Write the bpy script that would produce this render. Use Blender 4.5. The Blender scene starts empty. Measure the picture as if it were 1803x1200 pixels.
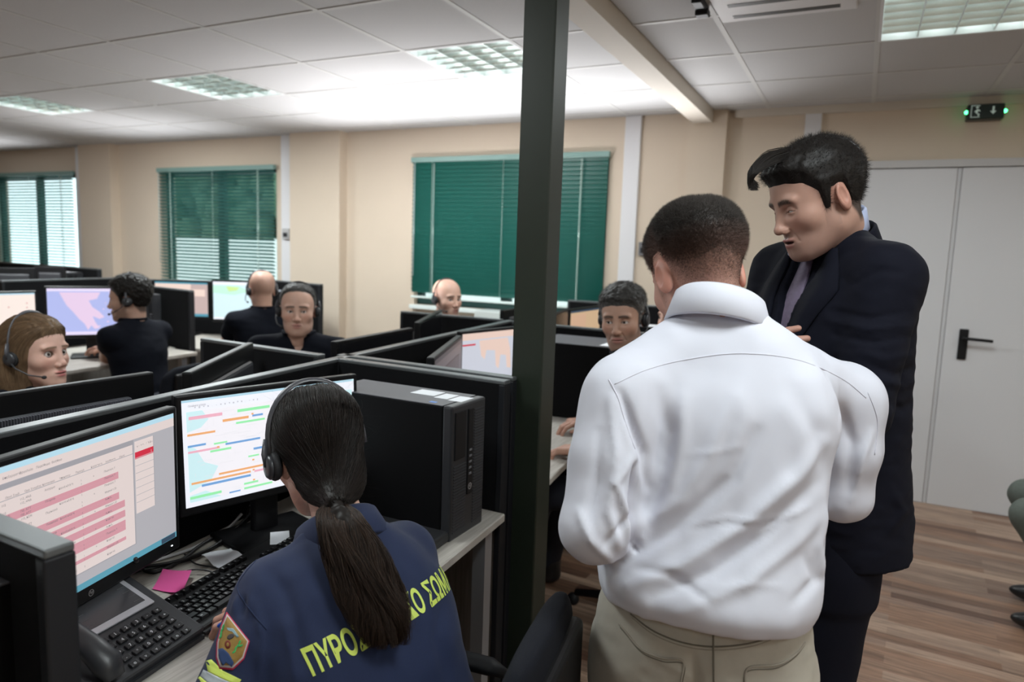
import bpy, bmesh, math, random
import numpy as np
from mathutils import Vector, Matrix, Euler

# ------------------------------------------------------------------ camera, world, light
SC = bpy.context.scene
COL = SC.collection
F_PX = 1243.9
YAW, PIT, ROL = math.radians(25.966), math.radians(7.076), math.radians(1.950)
CAM_H = 1.497
_fw = np.array([-math.sin(YAW)*math.cos(PIT), math.cos(YAW)*math.cos(PIT), -math.sin(PIT)])
_r0 = np.array([math.cos(YAW), math.sin(YAW), 0.0]); _u0 = np.cross(_r0, _fw)
_rt = math.cos(ROL)*_r0 + math.sin(ROL)*_u0
_up = -math.sin(ROL)*_r0 + math.cos(ROL)*_u0
_C = np.array([0, 0, CAM_H])
cam_data = bpy.data.cameras.new('camera')
cam_data.sensor_width = 36.0
cam_data.lens = F_PX/1803*36.0
cam_data.clip_start = 0.05
cam_data.dof.use_dof = True
cam_data.dof.focus_distance = 1.45
cam_data.dof.aperture_fstop = 3.6
cam = bpy.data.objects.new('camera', cam_data); COL.objects.link(cam)
_m = Matrix(((_rt[0], _up[0], -_fw[0], 0), (_rt[1], _up[1], -_fw[1], 0), (_rt[2], _up[2], -_fw[2], CAM_H), (0, 0, 0, 1)))
cam.matrix_world = _m
SC.camera = cam
SC.view_settings.view_transform = 'Standard'
SC.view_settings.look = 'None'
SC.view_settings.gamma = 1
SC.view_settings.use_curve_mapping = False
SC.view_settings.exposure = -0.08
world = bpy.data.worlds.new('world'); SC.world = world
world.use_nodes = True
_bg = world.node_tree.nodes['Background']
_bg.inputs[0].default_value = (0.78, 0.95, 1.0, 1); _bg.inputs[1].default_value = 2.6

def area(name, loc, size, power, color=(1, 1, 1), rot=(0, 0, 0), spread=180, size_y=None):
    l = bpy.data.lights.new(name, 'AREA'); l.energy = power; l.color = color
    l.size = size; l.spread = math.radians(spread)
    if size_y: l.shape = 'RECTANGLE'; l.size_y = size_y
    o = bpy.data.objects.new(name, l); o.location = loc; o.rotation_euler = rot; COL.objects.link(o); return o

def spot(name, loc, target, power, angle, color=(1, 1, 1), blend=0.8, radius=0.1):
    l = bpy.data.lights.new(name, 'SPOT'); l.energy = power; l.color = color
    l.spot_size = math.radians(angle); l.spot_blend = blend; l.shadow_soft_size = radius
    o = bpy.data.objects.new(name, l); o.location = loc
    o.rotation_euler = (Vector(target)-Vector(loc)).to_track_quat('-Z', 'Y').to_euler(); COL.objects.link(o); return o

ROOM_X0, ROOM_X1, WALL_Y, ROOM_Y0, CEIL = -10.6, 2.6, 5.134, -3.2, 2.513
LIGHT_X = [-6.17, -4.19, -2.21, -0.02]
for _x in LIGHT_X+[1.9]:  # the extra far-right lamps have no fixture, added to brighten that side
    for _y in (3.15, 0.55, -1.8):
        area('lamp_light', (_x+0.3, _y+0.3, CEIL-0.02), 0.5, (22 if _y == .55 and _x > -2.5 else (12 if abs(_x) < .1 else 3) if _y < 0 else 6 if _y < 1 else 48 if _x < -4 else 20 if _x < -1 else 18 if _x < 1 else 12), (0.93, 0.99, 1.0))
# unseen spots added to brighten the ceiling by the window and the left wall
spot('added_fill_spot', (-2.7, 3.7, 1.25), (-2.7, 4.3, 2.5), 70, 165, (1.0, 0.97, 0.98), 1.0, 0.15)
spot('added_fill_spot', (-6.0, 2.9, 1.9), (-6.3, 5.1, 1.9), 40, 120, (1.0, 0.97, 0.96), 1.0, 0.15)
# daylight that the tilted slats of the blinds throw up at the ceiling
for _x, _p, _w in ((-8.9, 9, 1.5), (-5.83, 8, 1.5), (-2.5, 30, 3.2)):  # the middle lamp is stretched past its window to widen the ceiling glow
    area('window_daylight', (_x, WALL_Y-.16, 1.55), _w, _p, (0.98, 0.98, 1.0), rot=(math.radians(-137), 0, 0), size_y=.3, spread=92)

# ------------------------------------------------------------------ pixel helpers (points of the photograph turned into real points)
def ray(x, y): return _fw + _rt*(x-901.5)/F_PX - _up*(y-600)/F_PX
def az(x, y, z): d = ray(x, y); return _C + d*(z-CAM_H)/d[2]
def ay(x, y, Y): d = ray(x, y); return _C + d*Y/d[1]
def ad(x, y, D): return _C + ray(x, y)*D
def pix(P):
    d = np.asarray(P, float)-_C; w = d@_fw
    return 901.5+F_PX*(d@_rt)/w, 600-F_PX*(d@_up)/w, w

# ------------------------------------------------------------------ materials
MATS = {}
def mat(name, color, rough=0.5, metal=0.0, emit=None, estr=1.0, noise=None, bump=None, attr=False, spec=0.5, trans=0.0, sheen=0.0, coat=0.0, sss=0.0, alpha=None):
    """procedural principled material; noise=(scale, amount) varies the colour, bump=(scale, strength, distance)"""
    if name in MATS: return MATS[name]
    m = bpy.data.materials.new(name); m.use_nodes = True; nt = m.node_tree; N = nt.nodes; L = nt.links
    b = N['Principled BSDF']
    b.inputs['Base Color'].default_value = (*color, 1); b.inputs['Roughness'].default_value = rough
    b.inputs['Metallic'].default_value = metal; b.inputs['Specular IOR Level'].default_value = spec
    b.inputs['Sheen Weight'].default_value = sheen; b.inputs['Coat Weight'].default_value = coat
    if trans: b.inputs['Transmission Weight'].default_value = trans
    if sss:
        b.inputs['Subsurface Weight'].default_value = sss; b.inputs['Subsurface Radius'].default_value = (0.012, 0.005, 0.003); b.inputs['Subsurface Scale'].default_value = 1.0
    if emit is not None:
        b.inputs['Emission Color'].default_value = (*emit, 1); b.inputs['Emission Strength'].default_value = estr
    src = None
    if attr:
        a = N.new('ShaderNodeAttribute'); a.attribute_name = 'Col'; src = a.outputs['Color']
    tc = N.new('ShaderNodeTexCoord')
    if noise:
        nz = N.new('ShaderNodeTexNoise'); nz.inputs['Scale'].default_value = noise[0]; nz.inputs['Detail'].default_value = 4
        L.new(tc.outputs['Object'], nz.inputs['Vector'])
        mr = N.new('ShaderNodeMapRange'); mr.inputs['To Min'].default_value = 1-noise[1]; mr.inputs['To Max'].default_value = 1+noise[1]
        L.new(nz.outputs['Fac'], mr.inputs['Value'])
        vm = N.new('ShaderNodeVectorMath'); vm.operation = 'SCALE'
        if src: L.new(src, vm.inputs[0])
        else: vm.inputs[0].default_value = color
        L.new(mr.outputs['Result'], vm.inputs['Scale']); src = vm.outputs[0]
    if src: L.new(src, b.inputs['Base Color'])
    if bump:
        nb = N.new('ShaderNodeTexNoise'); nb.inputs['Scale'].default_value = bump[0]; nb.inputs['Detail'].default_value = 3
        L.new(tc.outputs['Object'], nb.inputs['Vector'])
        bp = N.new('ShaderNodeBump'); bp.inputs['Strength'].default_value = bump[1]; bp.inputs['Distance'].default_value = bump[2]
        L.new(nb.outputs['Fac'], bp.inputs['Height']); L.new(bp.outputs['Normal'], b.inputs['Normal'])
    MATS[name] = m
    return m

# ------------------------------------------------------------------ mesh builder
class MB:
    def __init__(s): s.v = []; s.f = []; s.m = []; s.sm = []
    def add(s, V, Fc, mi=0, smooth=False):
        o = len(s.v); s.v.extend([tuple(map(float, p)) for p in V])
        for f in Fc: s.f.append(tuple(i+o for i in f)); s.m.append(mi); s.sm.append(smooth)
        return s
    def box(s, x0, x1, y0, y1, z0, z1, mi=0, M=None, bevel=0.0, seg=2):
        if bevel > 0:
            bm = bmesh.new(); bmesh.ops.create_cube(bm, size=1)
            for v in bm.verts: v.co = Vector(((x0+x1)/2+v.co.x*(x1-x0), (y0+y1)/2+v.co.y*(y1-y0), (z0+z1)/2+v.co.z*(z1-z0)))
            bmesh.ops.bevel(bm, geom=list(bm.edges), offset=min(bevel, (x1-x0)*.49, (y1-y0)*.49, (z1-z0)*.49), segments=seg, affect='EDGES', profile=0.5)
            bm.verts.index_update()
            V = [v.co.copy() for v in bm.verts]; Fc = [[v.index for v in f.verts] for f in bm.faces]; bm.free()
            if M is not None: V = [M@v for v in V]
            return s.add(V, Fc, mi, False)
        V = [Vector((x, y, z)) for z in (z0, z1) for y in (y0, y1) for x in (x0, x1)]
        if M is not None: V = [M@v for v in V]
        return s.add(V, [(0, 2, 3, 1), (4, 5, 7, 6), (0, 1, 5, 4), (2, 6, 7, 3), (0, 4, 6, 2), (1, 3, 7, 5)], mi)
    def slab(s, p, q, th, z0, z1, mi=0, bevel=0.0, cap=None):
        """upright slab whose plan is the segment p-q, th thick"""
        p = np.array(p[:2], float); q = np.array(q[:2], float); L = np.linalg.norm(q-p); a = math.atan2(q[1]-p[1], q[0]-p[0])
        M = Matrix.Translation((p[0], p[1], 0)) @ Matrix.Rotation(a, 4, 'Z')
        return s.box(0, L, -th/2, th/2, z0, z1, mi, M, bevel)
    def tube(s, pts, r, n=8, mi=0, cap=True, flat=1.0):
        pts = [np.array(p, float) for p in pts]; rs = r if hasattr(r, '__len__') else [r]*len(pts)
        V = []; up = np.array([0, 0, 1.0]); prev = None
        for i, p in enumerate(pts):
            t = pts[min(i+1, len(pts)-1)]-pts[max(i-1, 0)]; t = t/(np.linalg.norm(t)+1e-12)
            if prev is None:
                a = up if abs(t[2]) < .9 else np.array([1.0, 0, 0]); x = np.cross(a, t)
            else: x = prev-t*(prev@t)
            x = x/(np.linalg.norm(x)+1e-12); y = np.cross(t, x); prev = x
            for k in range(n):
                a = 2*math.pi*k/n; V.append(p+rs[i]*(math.cos(a)*x+flat*math.sin(a)*y))
        Fc = [(i*n+k, i*n+(k+1) % n, (i+1)*n+(k+1) % n, (i+1)*n+k) for i in range(len(pts)-1) for k in range(n)]
        if cap: Fc += [tuple(range(n-1, -1, -1)), tuple((len(pts)-1)*n+k for k in range(n))]
        return s.add(V, Fc, mi, True)
    def lathe(s, prof, n=24, mi=0, M=None):
        """prof: (r, z) from bottom to top about local z"""
        V = []
        for r, z in prof:
            for k in range(n):
                a = 2*math.pi*k/n; v = Vector((r*math.cos(a), r*math.sin(a), z)); V.append(M@v if M is not None else v)
        Fc = [(i*n+k, i*n+(k+1) % n, (i+1)*n+(k+1) % n, (i+1)*n+k) for i in range(len(prof)-1) for k in range(n)]
        Fc += [tuple(range(n-1, -1, -1)), tuple((len(prof)-1)*n+k for k in range(n))]
        return s.add(V, Fc, mi, True)
    def prism(s, poly, z0, z1, mi=0, M=None):
        n = len(poly); V = [Vector((p[0], p[1], z)) for z in (z0, z1) for p in poly]
        if M is not None: V = [M@v for v in V]
        return s.add(V, [tuple(range(n-1, -1, -1)), tuple(range(n, 2*n))]+[(i, (i+1) % n, n+(i+1) % n, n+i) for i in range(n)], mi)
    def sphere(s, c, r, n=16, m=10, mi=0, M=None, sc=(1, 1, 1)):
        V = [Vector((c[0], c[1], c[2]-r*sc[2]))]
        for j in range(1, m):
            t = math.pi*j/m
            for k in range(n):
                a = 2*math.pi*k/n; V.append(Vector((c[0]+r*sc[0]*math.sin(t)*math.cos(a), c[1]+r*sc[1]*math.sin(t)*math.sin(a), c[2]-r*sc[2]*math.cos(t))))
        V.append(Vector((c[0], c[1], c[2]+r*sc[2])))
        Fc = [(0, 1+(k+1) % n, 1+k) for k in range(n)]
        for j in range(m-2): Fc += [(1+j*n+k, 1+j*n+(k+1) % n, 1+(j+1)*n+(k+1) % n, 1+(j+1)*n+k) for k in range(n)]
        Fc += [(1+(m-2)*n+k, 1+(m-2)*n+(k+1) % n, len(V)-1) for k in range(n)]
        if M is not None: V = [M@v for v in V]
        return s.add(V, Fc, mi, True)
    def build(s, name, mats, parent=None, world=False, base=None):
        """parent given and world=True: vertices are world coordinates and are moved into the parent's frame"""
        me = bpy.data.meshes.new(name)
        V = [Vector(v) for v in s.v]
        if parent is not None and world:
            Mi = root_matrix(parent).inverted(); V = [Mi@v for v in V]
        if base is not None: V = [v-Vector(base) for v in V]
        me.from_pydata(V, [], s.f)
        mats = mats if isinstance(mats, (list, tuple)) else [mats]
        for m in mats: me.materials.append(m)
        me.polygons.foreach_set('material_index', s.m); me.polygons.foreach_set('use_smooth', s.sm)
        me.update()
        o = bpy.data.objects.new(name, me); COL.objects.link(o)
        if parent is not None: o.parent = parent
        if base is not None: o.location = base
        return o

def root_matrix(o):
    M = Matrix.LocRotScale(o.location, o.rotation_euler, o.scale)
    return (root_matrix(o.parent)@M) if o.parent else M

def tag(o, label=None, cat=None, group=None, kind=None):
    if label: o['label'] = label
    if cat: o['category'] = cat
    if group: o['group'] = group
    if kind: o['kind'] = kind
    return o

def thing(name, label, cat, loc=(0, 0, 0), rz=0.0, group=None, rot=None):
    o = bpy.data.objects.new(name, None); COL.objects.link(o)
    o.location = loc; o.rotation_euler = rot if rot is not None else (0, 0, rz); o.empty_display_size = 0.1
    return tag(o, label, cat, group)

def struct(o): o['kind'] = 'structure'; return o

def vnoise(P, scale, seed=0):
    """smooth value noise in about -1..1"""
    Q = np.asarray(P)*scale+seed*17.31+1000.0
    I = np.floor(Q).astype(np.int64); f = Q-I; f = f*f*(3-2*f)
    def h(a, b, c):
        n = (a*73856093) ^ (b*19349663) ^ (c*83492791) ^ (seed*2654435)
        n = (n ^ (n >> 13))*1274126177 & 0x7fffffff
        return ((n ^ (n >> 16)) & 0xffff)/32767.5-1
    r = 0
    for dx in (0, 1):
        for dy in (0, 1):
            for dz in (0, 1):
                w = (f[:, 0] if dx else 1-f[:, 0])*(f[:, 1] if dy else 1-f[:, 1])*(f[:, 2] if dz else 1-f[:, 2])
                r = r+w*h(I[:, 0]+dx, I[:, 1]+dy, I[:, 2]+dz)
    return r

# ------------------------------------------------------------------ implicit surfaces
def smin(a, b, k):
    if k <= 0: return np.minimum(a, b)
    h = np.clip(.5+.5*(b-a)/k, 0, 1); return b+(a-b)*h-k*h*(1-h)
def smax(a, b, k): return -smin(-a, -b, k)

def ell(c, r, R=None):
    c = np.array(c, float); r = np.array(r, float); R = None if R is None else np.array(R.to_3x3() if hasattr(R, 'to_3x3') else R)
    def f(P):
        q = P-c
        if R is not None: q = q@R
        k0 = np.linalg.norm(q/r, axis=1); k1 = np.linalg.norm(q/(r*r), axis=1)+1e-9
        return np.where(k0 < 1e-6, -r.min(), k0*(k0-1)/k1)
    return f
def cone(a, b, ra, rb, fl=None):
    """tapered capsule; fl = (axis, factor) flattens along an axis"""
    a = np.array(a, float); b = np.array(b, float); ba = b-a; L = ba@ba+1e-12
    def f(P):
        pa = P-a; t = np.clip(pa@ba/L, 0, 1); q = pa-t[:, None]*ba
        if fl is not None:
            ax = np.array(fl[0], float); ax = ax/np.linalg.norm(ax); w = q@ax; q = q+(w*(1/fl[1]-1))[:, None]*ax
        return np.linalg.norm(q, axis=1)-(ra+(rb-ra)*t)
    return f
def rbox(c, h, r, R=None):
    c = np.array(c, float); h = np.array(h, float); R = None if R is None else np.array(R.to_3x3())
    def f(P):
        q = P-c
        if R is not None: q = q@R
        q = np.abs(q)-(h-r)
        return np.linalg.norm(np.maximum(q, 0), axis=1)+np.minimum(q.max(1), 0)-r
    return f
def loft(keys, O, X, Y, Z, ex=2.4):
    """keys: rows (t, cx, cy, halfwidth, halfdepth) along axis Z from origin O"""
    K = np.array(keys, float); O = np.array(O, float); X = np.array(X, float); Y = np.array(Y, float); Z = np.array(Z, float)
    tt = np.linspace(K[0, 0], K[-1, 0], 160)
    def cr(j):
        t = K[:, 0]; y = K[:, j]; m = np.gradient(y, t); i = np.clip(np.searchsorted(t, tt)-1, 0, len(t)-2); h = t[i+1]-t[i]; s = (tt-t[i])/h
        return (2*s**3-3*s**2+1)*y[i]+(s**3-2*s**2+s)*h*m[i]+(-2*s**3+3*s**2)*y[i+1]+(s**3-s**2)*h*m[i+1]
    T = [cr(j) for j in (1, 2, 3, 4)]
    def f(P):
        q = P-O; x = q@X; y = q@Y; z = q@Z
        cx, cy, w, d = [np.interp(z, tt, c) for c in T]
        n = ((np.abs(x-cx)/w)**ex+(np.abs(y-cy)/d)**ex)**(1/ex)
        s = (n-1)*np.minimum(w, d)
        e = np.maximum(K[0, 0]-z, z-K[-1, 0])
        return np.where(e > 0, np.sqrt(np.maximum(s, 0)**2+e*e), np.maximum(s, e))
    return f

class Sdf:
    def __init__(s): s.it = []
    def u(s, fn, k=0.0): s.it.append(('u', fn, k)); return s
    def sub(s, fn, k=0.0): s.it.append(('s', fn, k)); return s
    def isect(s, fn, k=0.0): s.it.append(('i', fn, k)); return s
    def disp(s, fn): s.it.append(('d', fn, 0)); return s
    def __call__(s, P):
        d = np.full(len(P), 9.0)
        for op, fn, k in s.it:
            if op == 'd': d = d+fn(P); continue
            e = fn(P)
            if op == 'u': d = smin(d, e, k) if len(s.it) > 1 else e
            elif op == 's': d = smax(d, -e, k)
            else: d = smax(d, e, k)
        return d
    def mesh(s, lo, hi, h, iters=1):
        return surface(s, lo, hi, h, iters)

def surface(fn, lo, hi, h, iters=1):
    lo = np.array(lo, float); hi = np.array(hi, float); B = 4
    n = (np.ceil((hi-lo)/h/B).astype(int)+1)*B
    nb = n//B
    gi = np.stack(np.meshgrid(*[np.arange(k) for k in nb], indexing='ij'), -1).reshape(-1, 3)
    dc = fn(lo+(gi+0.5-0.5/B)*B*h)
    act = np.abs(dc) < B*h*1.9
    D = np.repeat(np.repeat(np.repeat(dc.reshape(nb), B, 0), B, 1), B, 2).astype(np.float32)
    loc = np.stack(np.meshgrid(*[np.arange(B)]*3, indexing='ij'), -1).reshape(-1, 3)
    A = gi[act]
    for i in range(0, len(A), 6000):
        I = (A[i:i+6000, None, :]*B+loc[None]).reshape(-1, 3)
        D[I[:, 0], I[:, 1], I[:, 2]] = fn(lo+I*h)
    D[0] = D[-1] = np.maximum(D[0], 1e-3); D[:, 0] = np.maximum(D[:, 0], 1e-3); D[:, -1] = np.maximum(D[:, -1], 1e-3); D[:, :, 0] = np.maximum(D[:, :, 0], 1e-3); D[:, :, -1] = np.maximum(D[:, :, -1], 1e-3); D[-1] = np.maximum(D[-1], 1e-3)
    S = D < 0; nx, ny, nz = D.shape
    cnt = sum(S[a:nx-1+a, b:ny-1+b, c:nz-1+c].astype(np.int8) for a in (0, 1) for b in (0, 1) for c in (0, 1))
    C = np.argwhere((cnt > 0) & (cnt < 8)); idx = -np.ones(cnt.shape, np.int64); idx[C[:, 0], C[:, 1], C[:, 2]] = np.arange(len(C))
    acc = np.zeros((len(C), 3)); num = np.zeros(len(C))
    cs = [(a, b, c) for a in (0, 1) for b in (0, 1) for c in (0, 1)]
    for p in cs:
        for ax in range(3):
            if p[ax]: continue
            q = list(p); q[ax] = 1
            d0 = D[C[:, 0]+p[0], C[:, 1]+p[1], C[:, 2]+p[2]]; d1 = D[C[:, 0]+q[0], C[:, 1]+q[1], C[:, 2]+q[2]]
            m = (d0 < 0) != (d1 < 0); t = np.where(m, d0/(d0-d1+1e-12), 0)
            pt = np.array(p, float)[None].repeat(len(C), 0); pt[:, ax] += t
            acc[m] += pt[m]; num[m] += 1
    V = lo+(C+acc/num[:, None])*h
    Q = []
    for ax in range(3):
        b, c = [(1, 2), (2, 0), (0, 1)][ax]
        s0 = [slice(1, -1)]*3; s0[ax] = slice(0, -1); s1 = list(s0); s1[ax] = slice(1, None)
        a0 = S[tuple(s0)]; a1 = S[tuple(s1)]
        E = np.argwhere(a0 != a1); sg = a0[E[:, 0], E[:, 1], E[:, 2]]
        off = np.ones(3, int); off[ax] = 0; E = E+off
        def g(db, dc_):
            k = E.copy(); k[:, b] -= db; k[:, c] -= dc_; return idx[k[:, 0], k[:, 1], k[:, 2]]
        q = np.stack([g(1, 1), g(0, 1), g(0, 0), g(1, 0)], 1)
        q[~sg] = q[~sg][:, ::-1]; Q.append(q)
    Q = np.concatenate(Q); Q = Q[(Q >= 0).all(1)]
    for _ in range(iters): V = relax(V, Q, 0.5)
    return V, Q

def relax(V, Q, w):
    s = np.zeros_like(V); n = np.zeros(len(V))
    for k in range(4):
        a = Q[:, k]; b = Q[:, (k+1) % 4]
        for j in range(3):
            s[:, j] += np.bincount(a, V[b, j], len(V))+np.bincount(b, V[a, j], len(V))
        n += np.bincount(a, minlength=len(V))+np.bincount(b, minlength=len(V))
    return V*(1-w)+w*s/np.maximum(n, 1)[:, None]

def vnormals(V, Q):
    n = np.cross(V[Q[:, 2]]-V[Q[:, 0]], V[Q[:, 3]]-V[Q[:, 1]]); N = np.zeros_like(V)
    for k in range(4):
        for j in range(3): N[:, j] += np.bincount(Q[:, k], n[:, j], len(V))
    return N/(np.linalg.norm(N, axis=1)[:, None]+1e-12)

def join_parts(parts):
    Vs, Qs, Cs = [], [], []; o = 0
    for V, Q, C in parts:
        Vs.append(V); Qs.append(Q+o); Cs.append(C if C.ndim == 2 else np.tile(C, (len(V), 1))); o += len(V)
    return np.concatenate(Vs), np.concatenate(Qs), np.concatenate(Cs)

def npmesh(name, V, Q, mats, parent=None, col=None, midx=None, smooth=True, world=True, base=None):
    """quads (or triangles) given as arrays -> object"""
    V = np.asarray(V, float); k = Q.shape[1]
    if parent is not None and world:
        M = np.array(root_matrix(parent).inverted()); V = V@M[:3, :3].T+M[:3, 3]
    if base is not None: V = V-np.array(base)
    me = bpy.data.meshes.new(name)
    me.vertices.add(len(V)); me.vertices.foreach_set('co', V.astype(np.float32).ravel())
    me.loops.add(Q.size); me.loops.foreach_set('vertex_index', Q.astype(np.int32).ravel())
    me.polygons.add(len(Q)); me.polygons.foreach_set('loop_start', np.arange(0, Q.size, k, dtype=np.int32))
    me.polygons.foreach_set('loop_total', np.full(len(Q), k, np.int32))
    me.update(calc_edges=True)
    for m in (mats if isinstance(mats, (list, tuple)) else [mats]): me.materials.append(m)
    if midx is not None: me.polygons.foreach_set('material_index', np.asarray(midx, np.int32))
    me.polygons.foreach_set('use_smooth', np.full(len(Q), smooth))
    if col is not None:
        a = me.color_attributes.new('Col', 'FLOAT_COLOR', 'POINT')
        c = np.ones((len(V), 4), np.float32); c[:, :3] = col; a.data.foreach_set('color', c.ravel())
    me.validate(); me.update()
    o = bpy.data.objects.new(name, me); COL.objects.link(o)
    if parent is not None: o.parent = parent
    if base is not None: o.location = base
    return o

def strokes(V, N, S, view=True):
    """push vertices along their normals along drawn fold lines; S rows: (pixel polyline, width px, height m)"""
    d = V-_C; w = d@_fw; px = 901.5+F_PX*(d@_rt)/w; py = 600-F_PX*(d@_up)/w
    fac = -(N*d).sum(1)/np.linalg.norm(d, axis=1)
    vis = np.clip(fac*4, 0, 1)
    tot = np.zeros(len(V))
    for pl, wd, amp in S:
        pl = np.array(pl, float); best = np.full(len(V), 1e9); tb = np.zeros(len(V)); n = len(pl)-1
        for i in range(n):
            a, b = pl[i], pl[i+1]; ba = b-a; L = ba@ba
            t = np.clip(((px-a[0])*ba[0]+(py-a[1])*ba[1])/L, 0, 1)
            dd = np.hypot(px-a[0]-t*ba[0], py-a[1]-t*ba[1]); m = dd < best
            best[m] = dd[m]; tb[m] = (i+t[m])/n
        tap = np.sin(np.pi*np.clip(tb*0.9+0.05, 0, 1))**0.6
        tot += amp*tap*np.exp(-(best/wd)**2)
    return V+N*(tot*vis)[:, None]
# ------------------------------------------------------------------ the room
def node_mat(name):
    m = bpy.data.materials.new(name); m.use_nodes = True; MATS[name] = m
    return m, m.node_tree.nodes, m.node_tree.links, m.node_tree.nodes['Principled BSDF']

def make_floor_mat():
    m, N, L, b = node_mat('laminate_floor')
    tc = N.new('ShaderNodeTexCoord'); mp = N.new('ShaderNodeMapping'); L.new(tc.outputs['Object'], mp.inputs[0])
    mp.inputs['Rotation'].default_value = (0, 0, math.radians(4))
    br = N.new('ShaderNodeTexBrick'); br.offset = 0.37; br.squash = 1
    br.inputs['Color1'].default_value = (0, 0, 0, 1); br.inputs['Color2'].default_value = (1, 1, 1, 1); br.inputs['Mortar'].default_value = (0.5, 0.5, 0.5, 1)
    br.inputs['Scale'].default_value = 1; br.inputs['Mortar Size'].default_value = 0.0006
    br.inputs['Brick Width'].default_value = 0.62; br.inputs['Row Height'].default_value = 0.062
    L.new(mp.outputs[0], br.inputs['Vector'])
    rp = N.new('ShaderNodeValToRGB'); L.new(br.outputs['Color'], rp.inputs[0])
    cr = rp.color_ramp; cr.elements[0].position = 0; cr.elements[0].color = (0.115, 0.060, 0.040, 1); cr.elements[1].position = 1; cr.elements[1].color = (0.42, 0.29, 0.21, 1)
    e = cr.elements.new(0.35); e.color = (0.27, 0.155, 0.10, 1); e = cr.elements.new(0.65); e.color = (0.23, 0.15, 0.11, 1)
    mp2 = N.new('ShaderNodeMapping'); mp2.inputs['Scale'].default_value = (3, 45, 1); L.new(mp.outputs[0], mp2.inputs[0])
    nz = N.new('ShaderNodeTexNoise'); nz.inputs['Scale'].default_value = 1.6; nz.inputs['Detail'].default_value = 7; nz.inputs['Distortion'].default_value = 1.0; L.new(mp2.outputs[0], nz.inputs['Vector'])
    mr = N.new('ShaderNodeMapRange'); mr.inputs['From Min'].default_value = .3; mr.inputs['From Max'].default_value = .7; mr.inputs['To Min'].default_value = 0.6; mr.inputs['To Max'].default_value = 1.3; L.new(nz.outputs['Fac'], mr.inputs[0])
    vm = N.new('ShaderNodeVectorMath'); vm.operation = 'SCALE'; L.new(rp.outputs[0], vm.inputs[0]); L.new(mr.outputs[0], vm.inputs['Scale'])
    L.new(vm.outputs[0], b.inputs['Base Color']); b.inputs['Roughness'].default_value = 0.42
    return m

def make_wood(name, c0, c1, rot=0.0, rough=0.45):
    m, N, L, b = node_mat(name)
    tc = N.new('ShaderNodeTexCoord'); mp = N.new('ShaderNodeMapping'); mp.inputs['Rotation'].default_value = (0, 0, rot); L.new(tc.outputs['Object'], mp.inputs[0])
    mp2 = N.new('ShaderNodeMapping'); mp2.inputs['Scale'].default_value = (60, 3, 3); L.new(mp.outputs[0], mp2.inputs[0])
    nz = N.new('ShaderNodeTexNoise'); nz.inputs['Scale'].default_value = 1.5; nz.inputs['Detail'].default_value = 8; nz.inputs['Roughness'].default_value = .65; nz.inputs['Distortion'].default_value = .6
    L.new(mp2.outputs[0], nz.inputs['Vector'])
    rp = N.new('ShaderNodeValToRGB'); L.new(nz.outputs['Fac'], rp.inputs[0]); cr = rp.color_ramp
    cr.elements[0].position = .32; cr.elements[0].color = (*c0, 1); cr.elements[1].position = .62; cr.elements[1].color = (*c1, 1)
    L.new(rp.outputs[0], b.inputs['Base Color']); b.inputs['Roughness'].default_value = rough
    return m

M_wall = mat('cream_wall_paint', (0.66, 0.56, 0.45), 0.85, noise=(3, .03))
M_white = mat('white_painted_metal', (0.72, 0.72, 0.74), 0.5)
M_doorw = mat('white_door_laminate', (0.66, 0.66, 0.68), 0.45)
M_blk = mat('black_plastic', (0.007, 0.007, 0.008), 0.45, spec=.3)
M_blk2 = mat('charcoal_plastic', (0.012, 0.013, 0.016), 0.5, spec=.35)
M_alu = mat('anodised_edge', (0.36, 0.37, 0.39), 0.38, 0.6)
M_tile = mat('mineral_fibre_tile', (0.53, 0.53, 0.535), 0.95, noise=(160, .08), bump=(220, .25, .002))
M_grid = mat('ceiling_grid_metal', (0.56, 0.56, 0.55), 0.6)

# floor
mb = MB(); mb.box(ROOM_X0, ROOM_X1, ROOM_Y0, WALL_Y+.1, -.1, 0)
struct(mb.build('floor', make_floor_mat()))
# walls: the back one has three window openings
M_out = mat('pale_outdoor_wall', (0.85, 0.9, 0.88), 0.9)
WIN = [(-9.66, -8.065, 1.03, 2.235), (-6.63, -5.04, 1.03, 2.235), (-3.46, -1.745, 1.03, 2.255)]
mb = MB()
xs = ROOM_X0-.2
for x0, x1, z0, z1 in WIN:
    mb.box(xs, x0, WALL_Y, WALL_Y+.16, 0, CEIL+.1); mb.box(x0, x1, WALL_Y, WALL_Y+.16, 0, z0); mb.box(x0, x1, WALL_Y, WALL_Y+.16, z1, CEIL+.1); xs = x1
mb.box(xs, ROOM_X1+.2, WALL_Y, WALL_Y+.16, 0, CEIL+.1)
struct(mb.build('wall_back', M_wall))
struct(MB().box(ROOM_X0-.2, ROOM_X0, ROOM_Y0, WALL_Y+.1, 0, CEIL+.1).build('wall_left', M_wall))
struct(MB().box(ROOM_X1, ROOM_X1+.2, ROOM_Y0, WALL_Y+.1, 0, CEIL+.1).build('wall_right', M_wall))
struct(MB().box(ROOM_X0-.2, ROOM_X1+.2, ROOM_Y0-.2, ROOM_Y0, 0, CEIL+.1).build('wall_front', M_wall))

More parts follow.
